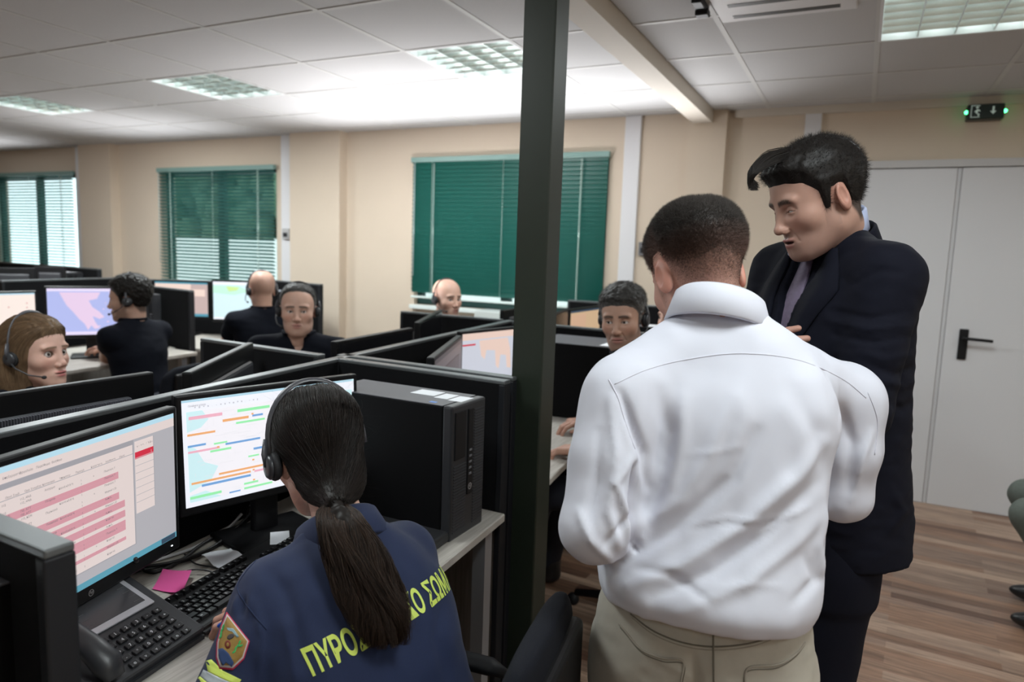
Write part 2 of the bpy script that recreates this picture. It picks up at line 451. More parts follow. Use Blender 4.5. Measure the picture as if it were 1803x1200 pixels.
# ceiling: tiles between a metal grid, one mesh; the left and the right of the beam have grids of their own
BEAM_X = -1.06
lights_at = [(x, y) for x in LIGHT_X for y in (3.15, .55, -1.8)]
tl = MB(); gr = MB()
def zone(xlo, xhi, xs, ys, tl, gr):
    X = [xlo]+[x for x in xs if xlo < x < xhi]+[xhi]; Y = [ROOM_Y0]+[y for y in ys if ROOM_Y0 < y < WALL_Y]+[WALL_Y]
    for i in range(len(X)-1):
        for j in range(len(Y)-1):
            cx, cy = (X[i]+X[i+1])/2, (Y[j]+Y[j+1])/2
            if any(abs(cx-lx-.3) < .2 and abs(cy-ly-.3) < .2 for lx, ly in lights_at): continue
            tl.box(X[i]+.011, X[i+1]-.011, Y[j]+.011, Y[j+1]-.011, CEIL, CEIL+.02)
    for x in X[1:-1]: gr.box(x-.012, x+.012, ROOM_Y0, WALL_Y, CEIL-.003, CEIL+.012)
    for y in Y[1:-1]: gr.box(xlo, xhi, y-.012, y+.012, CEIL-.0032, CEIL+.0118)
gx = []
for lx in LIGHT_X[:3]: gx += [lx, lx+.6, lx+.6+.69]
gx += [LIGHT_X[0]-.69, LIGHT_X[0]-1.38, LIGHT_X[0]-2.0, LIGHT_X[0]-2.6, LIGHT_X[0]-3.2, LIGHT_X[0]-3.8, LIGHT_X[0]-4.4]
gy = []
for ly in (3.15, .55, -1.8): gy += [ly, ly+.6]
gy += [4.35, 4.95, 2.5, 1.85, 0.0, -.6, -2.4]
gy = sorted(gy); gx = sorted(gx)
zone(ROOM_X0, BEAM_X-.06, gx, gy, tl, gr)
zone(BEAM_X+.06, ROOM_X1, [-.64, -.02, .58, 1.18, 1.78, 2.38], gy, tl, gr)
ceil = struct(tl.build('ceiling', M_tile))
g = gr.build('ceiling_grid', M_grid, ceil)
struct(MB().box(ROOM_X0, ROOM_X1, ROOM_Y0, WALL_Y, CEIL+.12, CEIL+.16).build('ceiling_slab', M_blk2, ceil))
# beam
struct(MB().box(BEAM_X-.065, BEAM_X+.065, ROOM_Y0, WALL_Y, CEIL-.085, CEIL+.03).build('trim_1', mat('beam_paint', (0.62, 0.57, 0.50), .7)))
# cornice strip along the right part of the wall
struct(MB().box(BEAM_X+.2, ROOM_X1, WALL_Y-.03, WALL_Y, CEIL-.05, CEIL).build('trim_2', mat('beam_paint', (0, 0, 0))))
# pilasters and white joint covers of the prefabricated wall
n = 3
for x0, x1, d, m in [(-7.85, -7.32, .10, M_wall), (-4.78, -4.20, .10, M_wall), (-1.16, -.90, .07, M_wall)]:
    struct(MB().box(x0, x1, WALL_Y-d, WALL_Y+.01, 0, CEIL).build('trim_%d' % n, m)); n += 1
for x0, x1 in [(-8.02, -7.87), (-4.96, -4.80), (-1.63, -1.51), (-.41, -.31)]:
    struct(MB().box(x0, x1, WALL_Y-.025, WALL_Y+.01, 0, CEIL, bevel=.004).build('trim_%d' % n, M_white)); n += 1
# skirting
for x0, x1, nm in [(-7.32, -4.96, 'a'), (-4.2, -1.63, 'b'), (-.9, -.41, 'c')]:
    struct(MB().box(x0, x1, WALL_Y-.014, WALL_Y+.01, 0, .07).build('baseboard_back', M_white))

# windows
M_wframe = mat('dark_green_window_frame', (0.012, 0.05, 0.045), .45)
M_glass = mat('window_glass', (0.9, 0.97, 0.95), .02, trans=1.0)
for i, (x0, x1, z0, z1) in enumerate(WIN):
    fr = MB(); t = .05
    for a in [(x0, x0+t, z0, z1), (x1-t, x1, z0, z1), (x0+t, x1-t, z0, z0+t), (x0+t, x1-t, z1-t, z1), ((x0+x1)/2-.04, (x0+x1)/2+.04, z0+t, z1-t)]:
        fr.box(a[0], a[1], WALL_Y+.05, WALL_Y+.11, a[2], a[3])
    w = struct(fr.build('window_%d' % (i+1), M_wframe))
    MB().box(x0+t, x1-t, WALL_Y+.078, WALL_Y+.084, z0+t, z1-t).build('pane', M_glass, w)
    MB().box(x0-.02, x1+.02, WALL_Y-.05, WALL_Y+.05, z0-.035, z0-.001, bevel=.004).build('window_sill', mat('pale_sill', (0.75, 0.82, 0.8), .4), w)
    # outside: a pale low building lit by the sky, seen through the slats
struct(MB().box(-16, 4, 11, 11.3, -1, 1.62).build('wall_outside', mat('outside_render', (.8, .8, .78), .9)))
struct(MB().box(-20, 8, WALL_Y+.2, 11.3, -.25, -.2).build('ground_outside', mat('outside_concrete', (.6, .6, .58), .9)))
mb = MB(); rnd = random.Random(4)
for k in range(9):
    cx = -17+k*2.3; 
    for q in range(230): mb.sphere((cx+rnd.uniform(-1.4, 1.4), 12.6+rnd.uniform(-.5, .6), 1.5+rnd.uniform(-.2, 3.3)), rnd.uniform(.14, .34), 6, 5)
    mb.tube([(cx, 12.6, -.2), (cx, 12.6, 2)], .12, 8)
tag(mb.build('tree_row', mat('outdoor_foliage', (.07, .13, .08), .9, noise=(3, .4))), 'dark green tree crowns seen faintly through the window blinds', 'trees', kind='stuff')

# venetian blinds
def slat_mat(name, c, tr):
    m, N, L, b = node_mat(name); b.inputs['Base Color'].default_value = (*c, 1); b.inputs['Roughness'].default_value = .4
    t = N.new('ShaderNodeBsdfTranslucent'); t.inputs[0].default_value = (.30, .80, .70, 1)
    mx = N.new('ShaderNodeMixShader'); mx.inputs[0].default_value = tr; out = N['Material Output']
    L.new(b.outputs[0], mx.inputs[1]); L.new(t.outputs[0], mx.inputs[2]); L.new(mx.outputs[0], out.inputs[0])
    return m
M_slat = slat_mat('green_aluminium_slat', (0.007, 0.105, 0.083), .05)
M_slat2 = slat_mat('teal_aluminium_slat', (0.015, 0.11, 0.105), .22)
M_cord = mat('pale_blind_cord', (.55, .72, .66), .5)
M_rail = mat('blind_headrail', (.22, .36, .33), .4)
def blind(i, label, tilt, msl, lower):
    x0, x1, z0, z1 = WIN[i]; yb = WALL_Y-.035
    t = thing('venetian_blind', label, 'blind', ((x0+x1)/2, yb, z0), 0, 'green venetian blinds on the back wall')
    a, b_ = x0-.015, x1+.015
    MB().box(a, b_, yb-.022, yb+.02, z1-.03, z1+.012, bevel=.003).build('headrail', M_rail, t, True)
    s = MB(); n = int((z1-z0-lower-.06)/.034); ca, sa = math.cos(tilt), math.sin(tilt)
    for k in range(n):
        z = z1-.045-k*.034; w = .0205
        V = []
        for u in (-1, -.33, .33, 1):
            yy = yb+u*w*ca; zz = z-u*w*sa+.0028*(1-u*u)
            V += [(a+.01, yy, zz), (b_-.01, yy, zz)]
        s.add(V, [(2*q, 2*q+1, 2*q+3, 2*q+2) for q in range(3)], 0, True)
    s.build('slats', msl, t, True)
    zb = z0+lower
    MB().box(a+.01, b_-.01, yb-.012, yb+.012, zb, zb+.018, bevel=.003).build('bottom_rail', mat('white_rail', (.75, .85, .82), .4), t, True)
    for u in (.12, .5, .88):
        xx = a+(b_-a)*u
        MB().tube([(xx, yb-.016, z1-.03), (xx, yb-.016, zb)], .0015, 5).build('ladder_cord', M_cord, t, True)
    for u in (.135, .88):
        xx = a+(b_-a)*u; mbd = MB(); zz = z1-.05
        while zz > z0+.05:
            mbd.sphere((xx, yb-.03, zz), .0065, 6, 4); zz -= .0175
        mbd.build('bead_chain', M_cord, t, True)
    MB().tube([(a+.045, yb-.03, z1-.03), (a+.045, yb-.035, z0+.25)], .004, 6).build('tilt_wand', mat('clear_wand', (.5, .6, .6), .2), t, True)
    return t
blind(0, 'teal venetian blind at the far left, half open with daylight behind', math.radians(24), M_slat2, .0)
blind(1, 'teal venetian blind in the window left of the wide pilaster, half open', math.radians(32), M_slat2, .0)
blind(2, 'closed dark green venetian blind behind the pillar', math.radians(66), M_slat, .06)

# door
M_joint = mat('door_joint_shadow', (.30, .30, .32), .6)
d = struct(MB().box(-.12, 0.475, WALL_Y-.03, WALL_Y+.01, 0, 2.10, bevel=.003).build('door_1', M_doorw))
MB().box(.5, 1.42, WALL_Y-.03, WALL_Y+.01, 0, 2.10, bevel=.003).build('door_leaf', M_doorw, d)
MB().box(.478, .497, WALL_Y-.02, WALL_Y+.01, 0, 2.10).build('door_joint', M_doorw, d)
fr = MB()
for a in [(-.17, -.125, 0, 2.15), (1.425, 1.47, 0, 2.15), (-.125, 1.425, 2.105, 2.15)]: fr.box(a[0], a[1], WALL_Y-.045, WALL_Y+.01, a[2], a[3])
fr.build('door_frame', mat('door_frame_grey', (.55, .54, .54), .5), d)
hd = MB(); hd.box(.575, .625, WALL_Y-.042, WALL_Y-.03, .94, 1.13, bevel=.008)
hd.tube([(.60, WALL_Y-.04, 1.075), (.60, WALL_Y-.085, 1.075), (.63, WALL_Y-.09, 1.075), (.745, WALL_Y-.09, 1.07)], .0095, 8)
hd.build('door_handle', M_blk, d)

# wall fittings
def wallbox(x, z, w, h, label, m):
    mb = MB(); mb.box(-w/2, w/2, -.03, 0, -h/2, h/2, bevel=.005); mb.box(-w*.3, w*.3, -.034, -.03, -h*.3, h*.1, mi=1)
    o = mb.build('wall_switch', [m, M_blk2]); o.location = (x, WALL_Y-(.0255 if x < -4 else 0), z)
    tag(o, label, 'switch')
wallbox(-4.88, 1.606, .085, .10, 'small grey switch box on the white joint strip right of the left blind', mat('grey_box', (.45, .45, .45), .5))
wallbox(-1.44, 1.56, .08, .10, 'small dark switch box on the wall beside the white strip right of the green blind', mat('dark_box', (.15, .15, .16), .5))

# emergency exit sign
t = thing('exit_sign', 'dark green emergency exit sign with running figure and arrow, two green lamps', 'sign', (.578, WALL_Y-.03, 2.412), 0)
MB().box(-.092, .092, -.055, .03, -.040, .046, bevel=.006).build('housing', mat('sign_dark_green', (.004, .018, .014), .35), t)
pc = MB(); M_pic = mat('sign_pictogram', (.5, .6, .55), .5, emit=(.5, .65, .58), estr=.25)
yy = -.0575
def pl(pts): pc.add([(x, yy, z) for x, z in pts], [tuple(range(len(pts)))])
pl([(-.075, -.03), (-.03, -.03), (-.03, -.026), (-.071, -.026), (-.071, .036), (-.03, .036), (-.03, .04), (-.075, .04)])
pl([(-.05, .022), (-.04, .022), (-.036, .03), (-.044, .034), (-.052, .03)])
pl([(-.058, .004), (-.044, .018), (-.036, .016), (-.026, .006), (-.03, .003), (-.038, .008), (-.042, -.004), (-.03, -.012), (-.034, -.024), (-.039, -.022), (-.038, -.012), (-.05, -.006), (-.052, .003), (-.056, -.001)])
pc.build('figure_symbol', M_pic, t); pc = MB()
pl([(.02, .004), (.036, -.014), (.052, .004), (.044, .004), (.041, 0.0), (.041, .03), (.031, .03), (.031, 0.0), (.028, .004)])
pc.build('arrow_symbol', M_pic, t)
for sx in (-1, 1):
    MB().sphere((sx*.096, -.045, .003), .011, 10, 8).build('indicator_lamp', mat('green_led', (.1, .8, .3), .3, emit=(.08, 1, .3), estr=6), t)

# recessed ceiling lights with louvres
M_tube = mat('fluorescent_tube', (1, 1, 1), .4, emit=(.86, .98, .93), estr=7)
M_louv = mat('mirror_louvre', (.80, .86, .84), .22, .85)
M_refl = mat('lamp_reflector', (.75, .82, .80), .3, .2, emit=(.62, .74, .70), estr=.22)
labs = ['far left recessed louvre light in the ceiling', 'second recessed louvre light from the left in the ceiling', 'recessed louvre light just left of the pillar top', 'large recessed louvre light at the top right above the suited man']
def ceiling_light(x, y, label):
    t = thing('ceiling_light', label, 'ceiling light', (x+.3, y+.3, CEIL), 0, 'recessed ceiling lights')
    s = .298
    fr = MB()
    for a in [(-s, s, -s, -s+.012), (-s, s, s-.012, s), (-s, -s+.012, -s+.012, s-.012), (s-.012, s, -s+.012, s-.012)]: fr.box(a[0], a[1], a[2], a[3], -.004, .07)
    fr.build('frame', M_white, t)
    MB().box(-s+.012, s-.012, -s+.012, s-.012, .07, .075).build('reflector', M_refl, t)
    for k in range(4):
        xx = -s+.012+(k+.5)*(2*s-.024)/4
        MB().tube([(xx, -s+.03, .045), (xx, s-.03, .045)], .013, 10).build('tube', M_tube, t)
    lv = MB()
    for k in range(1, 4):
        xx = -s+.012+k*(2*s-.024)/4; lv.prism([(-.003, 0), (.003, 0), (.017, .055), (-.017, .055)], -s+.014, s-.014, 0, Matrix(((1, 0, 0, xx), (0, 0, 1, 0), (0, 1, 0, 0), (0, 0, 0, 1))))
    for k in range(1, 6):
        yy = -s+.012+k*(2*s-.024)/6; lv.prism([(-.002, 0), (.002, 0), (.012, .040), (-.012, .040)], -s+.012, s-.012, 0, Matrix(((0, 0, 1, 0), (1, 0, 0, yy), (0, 1, 0, 0), (0, 0, 0, 1))))
    lv.build('louvre', M_louv, t)
for x, lb in zip(LIGHT_X, labs): ceiling_light(x, 3.15, lb)
for x in LIGHT_X:   # the rows continue over the camera, outside the frame
    for y in (.55, -1.8): ceiling_light(x, y, 'recessed louvre light in the ceiling rows behind and above the photographer, outside the frame')

# air conditioner cassette grille and small fitting near the top edge
t = thing('air_vent', 'white ceiling air unit with long black slots at the top edge', 'air conditioner', (-.35, 3.0, CEIL))
MB().box(-.27, .25, -.35, .22, -.012, .02, bevel=.004).build('cover', M_white, t)
MB().box(-.215, .19, .14, .175, -.0135, -.011, mi=0).build('slot', M_blk, t)
MB().box(-.215, .19, .0, .035, -.0135, -.011, mi=0).build('slot', M_blk, t)
mb = MB(); mb.box(-.02, .02, -.12, .03, -.03, 0, bevel=.004); mb.box(-.026, .026, -.02, .03, -.045, -.02, bevel=.004)
o = mb.build('ceiling_fitting', M_blk2); o.location = (-.66, 3.0, CEIL)
tag(o, 'small dark fitting on the ceiling beside the beam at the top edge', 'ceiling fitting')

# the dark green steel pillar
pc = ad(941, 600, 2.14)
t = thing('steel_pillar', 'dark olive green square steel pillar standing in the middle of the view', 'pillar', (float(pc[0])+.0, float(pc[1]), 0))
M_pill = mat('olive_green_paint', (.016, .023, .015), .45, noise=(30, .1))
MB().box(-.050, .050, -.050, .050, 0, CEIL, bevel=.005).build('shaft', M_pill, t)
MB().box(-.09, .09, -.09, .09, 0, .012, bevel=.002).build('base_plate', M_pill, t)
# ------------------------------------------------------------------ lettering
_TX = {}
def text_geo(s, offset=0.0, extrude=0.0):
    k = (s, offset, extrude)
    if k not in _TX:
        c = bpy.data.curves.new('lettering', 'FONT'); c.body = s; c.size = 1.0; c.offset = offset; c.extrude = extrude; c.resolution_u = 3
        o = bpy.data.objects.new('lettering', c); COL.objects.link(o)
        bpy.context.view_layer.update()
        me = bpy.data.meshes.new_from_object(o.evaluated_get(bpy.context.evaluated_depsgraph_get()))
        V = np.array([v.co[:] for v in me.vertices]).reshape(-1, 3); Fc = [tuple(p.vertices) for p in me.polygons]
        bpy.data.objects.remove(o); bpy.data.curves.remove(c); bpy.data.meshes.remove(me)
        _TX[k] = (V, Fc)
    return _TX[k]
def add_text(mb, s, O, X, Y, h, mi=0, off=0.0, extrude=0.0, sx=1.0):
    """lettering with its baseline at O running along X, up along Y"""
    V, Fc = text_geo(s, off, extrude)
    if not len(V): return
    O, X, Y = [np.array(q, float) for q in (O, X, Y)]; Z = np.cross(X, Y)
    mb.add(O+V[:, :1]*X*h*sx+V[:, 1:2]*Y*h+V[:, 2:3]*Z*h, Fc, mi)

# ------------------------------------------------------------------ desks and partitions
M_desk = make_wood('grey_oak_laminate', (0.34, 0.31, 0.275), (0.50, 0.47, 0.43))
M_deskd = make_wood('grey_oak_panel', (0.14, 0.125, 0.11), (0.22, 0.20, 0.18))
M_fab = mat('black_partition_fabric', (0.006, 0.006, 0.007), .95, spec=.15, noise=(200, .3), bump=(400, .3, .001))
M_cap = mat('partition_edge_trim', (0.13, 0.14, 0.145), .36, .4)
PH = 1.13
def panel(p, q, label, th=.034, top=PH, wood=True, group='black desk partitions'):
    """upright partition from p to q with a fabric upper part, laminate lower part and trim"""
    p = np.array(p, float); q = np.array(q, float); c = (p+q)/2; a = math.atan2(q[1]-p[1], q[0]-p[0]); L = np.linalg.norm(q-p)
    t = thing('desk_partition', label, 'partition', (c[0], c[1], 0), a, group)
    MB().box(-L/2+.02, L/2-.02, -th/2, th/2, .70, top-.012).build('fabric_screen', M_fab, t)
    MB().box(-L/2+.02, L/2-.02, -th/2+.004, th/2-.004, .04, .70).build('lower_panel', M_deskd if wood else M_fab, t)
    MB().box(-L/2, L/2, -th/2-.001, th/2+.001, top-.012, top, bevel=.003).build('top_trim', M_cap, t)
    for s in (-1, 1):
        MB().box(s*L/2-.02 if s > 0 else -L/2, L/2 if s > 0 else -L/2+.02, -th/2-.002, th/2+.002, 0, top-.012, bevel=.003).build('end_post', M_blk2, t)
    return t

def desk(poly, label, z=.74):
    P = np.array(poly, float); c = P.mean(0)
    t = thing('desk', label, 'desk', (c[0], c[1], 0), 0, 'grey oak desks')
    bm = bmesh.new(); vs = [bm.verts.new((x-c[0], y-c[1], z-.025)) for x, y in poly]; f = bm.faces.new(vs)
    r = bmesh.ops.extrude_face_region(bm, geom=[f]); bmesh.ops.translate(bm, verts=[v for v in r['geom'] if isinstance(v, bmesh.types.BMVert)], vec=(0, 0, .025))
    bmesh.ops.recalc_face_normals(bm, faces=bm.faces); bmesh.ops.bevel(bm, geom=list(bm.edges), offset=.003, segments=1, affect='EDGES')
    me = bpy.data.meshes.new('desk_top'); bm.to_mesh(me); bm.free(); me.materials.append(M_desk)
    o = bpy.data.objects.new('desk_top', me); COL.objects.link(o); o.parent = t
    for x, y in poly:
        d = (np.array([x, y])-c)*.88; MB().box(d[0]-.02, d[0]+.02, d[1]-.02, d[1]+.02, 0, z-.025).build('leg', M_alu, t)
    return t

# ------------------------------------------------------------------ monitors
M_bez = mat('monitor_black', (0.006, 0.006, 0.007), .42, spec=.3)
M_back = mat('monitor_back', (0.035, 0.036, 0.042), .42)
def emis(name, c, s=1.0): return mat(name, tuple(x*.2 for x in c), .35, emit=c, estr=s)
def monitor(TL, TR, ztop, h, label, content=None, mats=None, tilt=0.0, group='desk monitors', vents=False, base=True, zdesk=.74, logo=False, botb=.022):
    """TL, TR: plan positions of the top corners as its user sees them; the screen faces the right of TL->TR"""
    TL = np.array(TL, float); TR = np.array(TR, float); W = np.linalg.norm(TR-TL); c = (TL+TR)/2; a = math.atan2(TR[1]-TL[1], TR[0]-TL[0])
    t = thing('monitor', label, 'monitor', (c[0], c[1], zdesk+.001), a, group)   # local: x along the screen, -y towards the user
    Z = ztop-zdesk-.001; R = Matrix.Translation((0, 0, Z)) @ Matrix.Rotation(tilt, 4, 'X') @ Matrix.Translation((0, 0, -Z))
    mb = MB(); mb.box(-W/2, W/2, 0, .026, Z-h, Z, 0, R, bevel=.005)
    V = mb.build('housing', M_bez, t)
    MB().box(-W*.36, W*.36, .026, .050, Z-h*.84, Z-h*.16, 0, R, bevel=.012).build('back_cover', M_back, t)
    if vents:
        v = MB()
        for k in range(60): v.box(-W*.34+k*W*.68/60, -W*.34+(k+.45)*W*.68/60, .046, .054, Z-h*.30, Z-h*.17, 0, R)
        v.build('vent_ribs', mat('vent_grey', (.10, .10, .12), .5), t)
    b = .013
    sc = MB()
    x0, x1, z0, z1 = -W/2+b, W/2-b, Z-h+botb, Z-b
    def rect(u0, v0, u1, v1, mi, k=1):
        y = -.0004*k-.0004
        P = [(x0+(x1-x0)*u, y, z1-(z1-z0)*v) for u, v in ((u0, v1), (u1, v1), (u1, v0), (u0, v0))]
        sc.add([R@Vector(q) for q in P], [(0, 1, 2, 3)], mi)
    def txt(s, u, v, hh, mi, k=3, sx=1.0):
        V_, F_ = text_geo(s)
        if len(V_): sc.add([R@Vector((x0+(x1-x0)*u+p[0]*hh*(z1-z0)*sx, -.0004*k-.0004, z1-(z1-z0)*v+p[1]*hh*(z1-z0))) for p in V_], F_, mi)
    def poly(pts, mi, k=2):
        sc.add([R@Vector((x0+(x1-x0)*u, -.0004*k-.0004, z1-(z1-z0)*v)) for u, v in pts], [tuple(range(len(pts)-1, -1, -1))], mi)
    rect(0, 0, 1, 1, 0, 0)
    if content: content(rect, txt, poly)
    sc.build('screen', mats or [mat('screen_off', (.01, .01, .012), .2)], t)
    if logo:
        lg = MB(); zz = Z-h+botb*.5
        n = 20; r = .0062
        V_ = [R@Vector((r*q*math.cos(2*math.pi*k/n), -.0012, zz+r*q*math.sin(2*math.pi*k/n))) for q in (1, .84) for k in range(n)]
        lg.add(V_, [(k, (k+1) % n, n+(k+1) % n, n+k) for k in range(n)])
        add_text(lg, 'hp', R@Vector((-.0038, -.0012, zz-.0015)), (1, 0, 0), (.18, 0, .98), .0085)
        lg.build('logo', mat('logo_silver', (.5, .5, .52), .35, .5), t)
        MB().box(W/2-.03, W/2-.026, -.0015, 0, zz-.001, zz+.001, 0, R).build('power_light', emis('white_led', (.9, .95, 1), 2), t)
    if base:
        MB().box(-.035, .035, .05, .075, .01, Z-h*.4, 0, None, bevel=.006).build('stand_neck', M_bez, t)
        MB().box(-.12, .12, -.075, .125, .0, .014, 0, None, bevel=.006).build('stand_base', M_bez, t)
    return t

# ------------------------------------------------------------------ computer towers
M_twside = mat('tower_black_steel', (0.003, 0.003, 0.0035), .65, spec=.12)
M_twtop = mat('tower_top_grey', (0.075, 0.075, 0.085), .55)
M_twfront = mat('tower_front_plastic', (0.020, 0.021, 0.024), .42)
M_label = mat('white_label_paper', (.80, .82, .86), .7)
def tower(c, a, label, L=.43, W=.172, Hh=.355, labels=(), group='computer towers on the desks', z=.74):
    t = thing('computer_tower', label, 'computer', (c[0], c[1], z), a, group)       # front faces local +x
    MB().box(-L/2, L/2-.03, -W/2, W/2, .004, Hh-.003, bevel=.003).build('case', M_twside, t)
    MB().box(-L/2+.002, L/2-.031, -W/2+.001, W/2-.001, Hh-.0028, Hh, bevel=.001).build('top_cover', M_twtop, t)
    f = MB(); f.box(L/2-.03, L/2, -W/2, W/2, 0, Hh, bevel=.006)
    f.build('front_bezel', M_twfront, t)
    v = MB(); v2 = MB()
    for k in range(40):
        z0 = .02+k*(Hh-.04)/40
        if z0 < Hh*.56: v.box(L/2-.001, L/2+.002, -W/2+.012, -.012, z0, z0+.0035)
        v2.box(L/2-.001, L/2+.002, .026, W/2-.010, z0, z0+.0035)
    for q in (v, v2): q.build('vent_ribs', mat('tower_rib', (.030, .031, .036), .5), t)
    d = MB(); d.box(L/2-.001, L/2+.003, -W/2+.014, -.020, Hh*.60, Hh*.95, bevel=.001); d.box(L/2-.001, L/2+.004, -.008, .018, Hh*.30, Hh*.95, bevel=.002)
    d.build('drive_bays', M_blk, t)
    p = MB()
    for k in range(5): p.box(L/2+.003, L/2+.0055, -.003, .010, Hh*(.45+k*.045), Hh*(.45+k*.045)+.006, bevel=.0008)
    p.build('front_ports', mat('port_grey', (.13, .13, .14), .4), t)
    lg = MB(); n = 18; r = .009
    Vl = [(L/2+.0045, .004+r*q*math.cos(2*math.pi*k/n), Hh*.36+r*q*math.sin(2*math.pi*k/n)) for q in (1, .8) for k in range(n)]
    lg.add(Vl, [(k, (k+1) % n, n+(k+1) % n, n+k) for k in range(n)]); add_text(lg, 'hp', (L/2+.0045, -.0015, Hh*.36-.002), (0, 1, 0), (0, .15, .98), .012)
    lg.build('logo', mat('logo_silver', (0, 0, 0)), t)
    for i, (x0, x1, y0, y1, m) in enumerate(labels):
        MB().box(x0, x1, y0, y1, Hh, Hh+.0006).build('label', m, t)
    return t

def chair(loc, rz, label, seat_h=.47, back=True, bh=1.0):
    t = thing('office_chair', label, 'chair', (loc[0], loc[1], 0), rz, 'black office chairs')       # local: backrest at -y
    M_cf = mat('chair_fabric', (0.006, 0.007, 0.011), .9, spec=.2, noise=(300, .25), bump=(500, .4, .001))
    for k in range(5):
        a = 2*math.pi*k/5+.3
        MB().tube([(.02*math.cos(a), .02*math.sin(a), .10), (.29*math.cos(a), .29*math.sin(a), .062)], [.024, .015], 8).build('base_spoke', M_blk, t)
        MB().lathe([(.0, -.012), (.024, -.012), (.027, -.006), (.027, .006), (.024, .012), (.0, .012)], 14, 0, Matrix.Translation((.30*math.cos(a), .30*math.sin(a), .030)) @ Matrix.Rotation(a, 4, 'Z') @ Matrix.Rotation(math.pi/2, 4, 'X')).build('caster', M_blk, t)
    MB().lathe([(.03, .06), (.03, .22), (.018, .22), (.018, seat_h-.05)], 16).build('gas_column', M_blk, t)
    MB().box(-.235, .235, -.22, .24, seat_h-.05, seat_h+.02, bevel=.028, seg=4).build('seat', M_cf, t)
    if back:
        bk = MB(); n = 12; V = []; F_ = []
        s = Sdf().u(loft([(0, 0, 0, .19, .026), (.10*bh, 0, -.012, .215, .03), (.28*bh, 0, -.018, .21, .03), (.42*bh, 0, -.03, .17, .026), (.46*bh, 0, -.034, .13, .018)], (0, -.245, seat_h+.10), (1, 0, 0), (0, 1, 0), (0, 0, 1), 3.2), 0)
        V, Q = s.mesh((-.25, -.35, seat_h+.06), (.25, -.18, seat_h+.6), .009)
        npmesh('backrest', V, Q, M_cf, t, world=False)
        sh = MB(); sh.box(-.15, .15, -.318, -.285, seat_h+.14, seat_h+.1+.40*bh, bevel=.012, seg=3); sh.build('back_shell', M_blk, t)
        MB().tube([(0, -.05, seat_h-.06), (0, -.26, seat_h-.05), (0, -.30, seat_h+.06), (0, -.30, seat_h+.2)], .018, 8, flat=1.6).build('back_support', M_blk, t)
    for s_ in (-1, 1):
        MB().tube([(s_*.22, .02, seat_h-.03), (s_*.29, .02, seat_h-.02), (s_*.30, .0, seat_h+.19)], .014, 8).build('arm_post', M_blk, t)
        MB().tube([(s_*.30, -.13, seat_h+.195), (s_*.30, -.09, seat_h+.205), (s_*.30, .06, seat_h+.21), (s_*.285, .14, seat_h+.20), (s_*.28, .155, seat_h+.19)], [.012, .026, .027, .024, .012], 12, flat=.6).build('armrest', M_blk2, t)
    return t

# ---- the pod in front: spine partition and cross partitions
def spx(y): return -1.443-.1005*(y-.754)
panel((spx(.30), .30), (spx(3.50), 3.50), 'long black partition running away from the camera behind the two near monitors')
panel((-1.55, 1.853), (-.893, 1.815), 'black partition behind the labelled computer tower, ending beside the pillar')
panel((-2.27, 1.925), (-1.64, 1.875), 'black partition continuing behind the grey haired man, left of the crossing')
panel((-1.60, 1.925), (-.90, 1.885), 'second layer of the double partition, on the far side behind the labelled tower')
panel((-1.42, .520), (-.835, .494), 'black partition end at the lower left corner of the view')
panel((-2.46, 3.524), (-1.77, 3.50), 'black partition in front of the bald man by the green blind')
panel((-1.68, 3.46), (-.80, 3.40), 'black partition right of the pillar behind the far tower')
desk([(spx(.55)+.02, .55), (-.80, .545), (-.875, 1.79), (spx(1.80)+.02, 1.80)], 'grey oak desk holding the phone, keyboard and two near monitors')
desk([(-1.39, -.75), (-.80, -.75), (-.80, .47), (-1.39, .47)], 'grey oak desk under the tower at the lower left corner')
desk([(spx(1.95)+.02, 1.96), (-.865, 1.93), (-1.02, 3.37), (spx(3.4)+.02, 3.42)], 'grey oak desk right of the pillar with the seated man hands on it')
desk([(spx(.55)-.02, .55), (spx(1.85)-.02, 1.85), (-2.15, 1.88), (-2.05, .55)], 'grey oak desk of the fair haired woman, behind the long partition')
desk([(spx(1.98)-.02, 1.98), (spx(3.4)-.02, 3.46), (-2.42, 3.46), (-2.28, 1.98)], 'grey oak desk of the grey haired man at the crossing of the partitions')
desk([(-1.72, 3.56), (-1.0, 3.50), (-1.10, 4.9), (-1.86, 4.9)], 'grey oak desk at the back right of the pillar below the green blind')
desk([(-1.80, 3.56), (-1.96, 4.9), (-2.62, 4.9), (-2.46, 3.58)], 'grey oak desk of the bald man by the green blind')

# screens content palettes
S_white = emis('screen_white', (.88, .90, .97), 1.0); S_pinkw = emis('screen_warm_white', (.72, .62, .60), 1.0)
S_grey = emis('screen_grey', (.42, .41, .44), 1.0); S_pink = emis('screen_pink', (.62, .30, .35), 1.0); S_red = emis('screen_red', (.60, .03, .06), 1.0)
S_blue = emis('screen_taskbar_blue', (.10, .32, .42), 1.0); S_sky = emis('screen_title_blue', (.45, .68, .80), 1.0); S_txt = emis('screen_text', (.16, .14, .15), 1.0)
S_green = emis('screen_green', (.32, .85, .42), 1.0); S_or = emis('screen_orange', (.85, .42, .18), 1.0); S_bl2 = emis('screen_blue', (.18, .38, .70), 1.0); S_pk2 = emis('screen_rose', (.85, .45, .55), 1.0)
S_sea = emis('screen_sea', (.62, .86, .90), 1.0); S_map = emis('screen_map', (.90, .88, .93), 1.0); S_dk = emis('screen_dark_blue', (.04, .07, .11), 1.0)
S_road = emis('screen_road', (.74, .74, .78), 1.0)

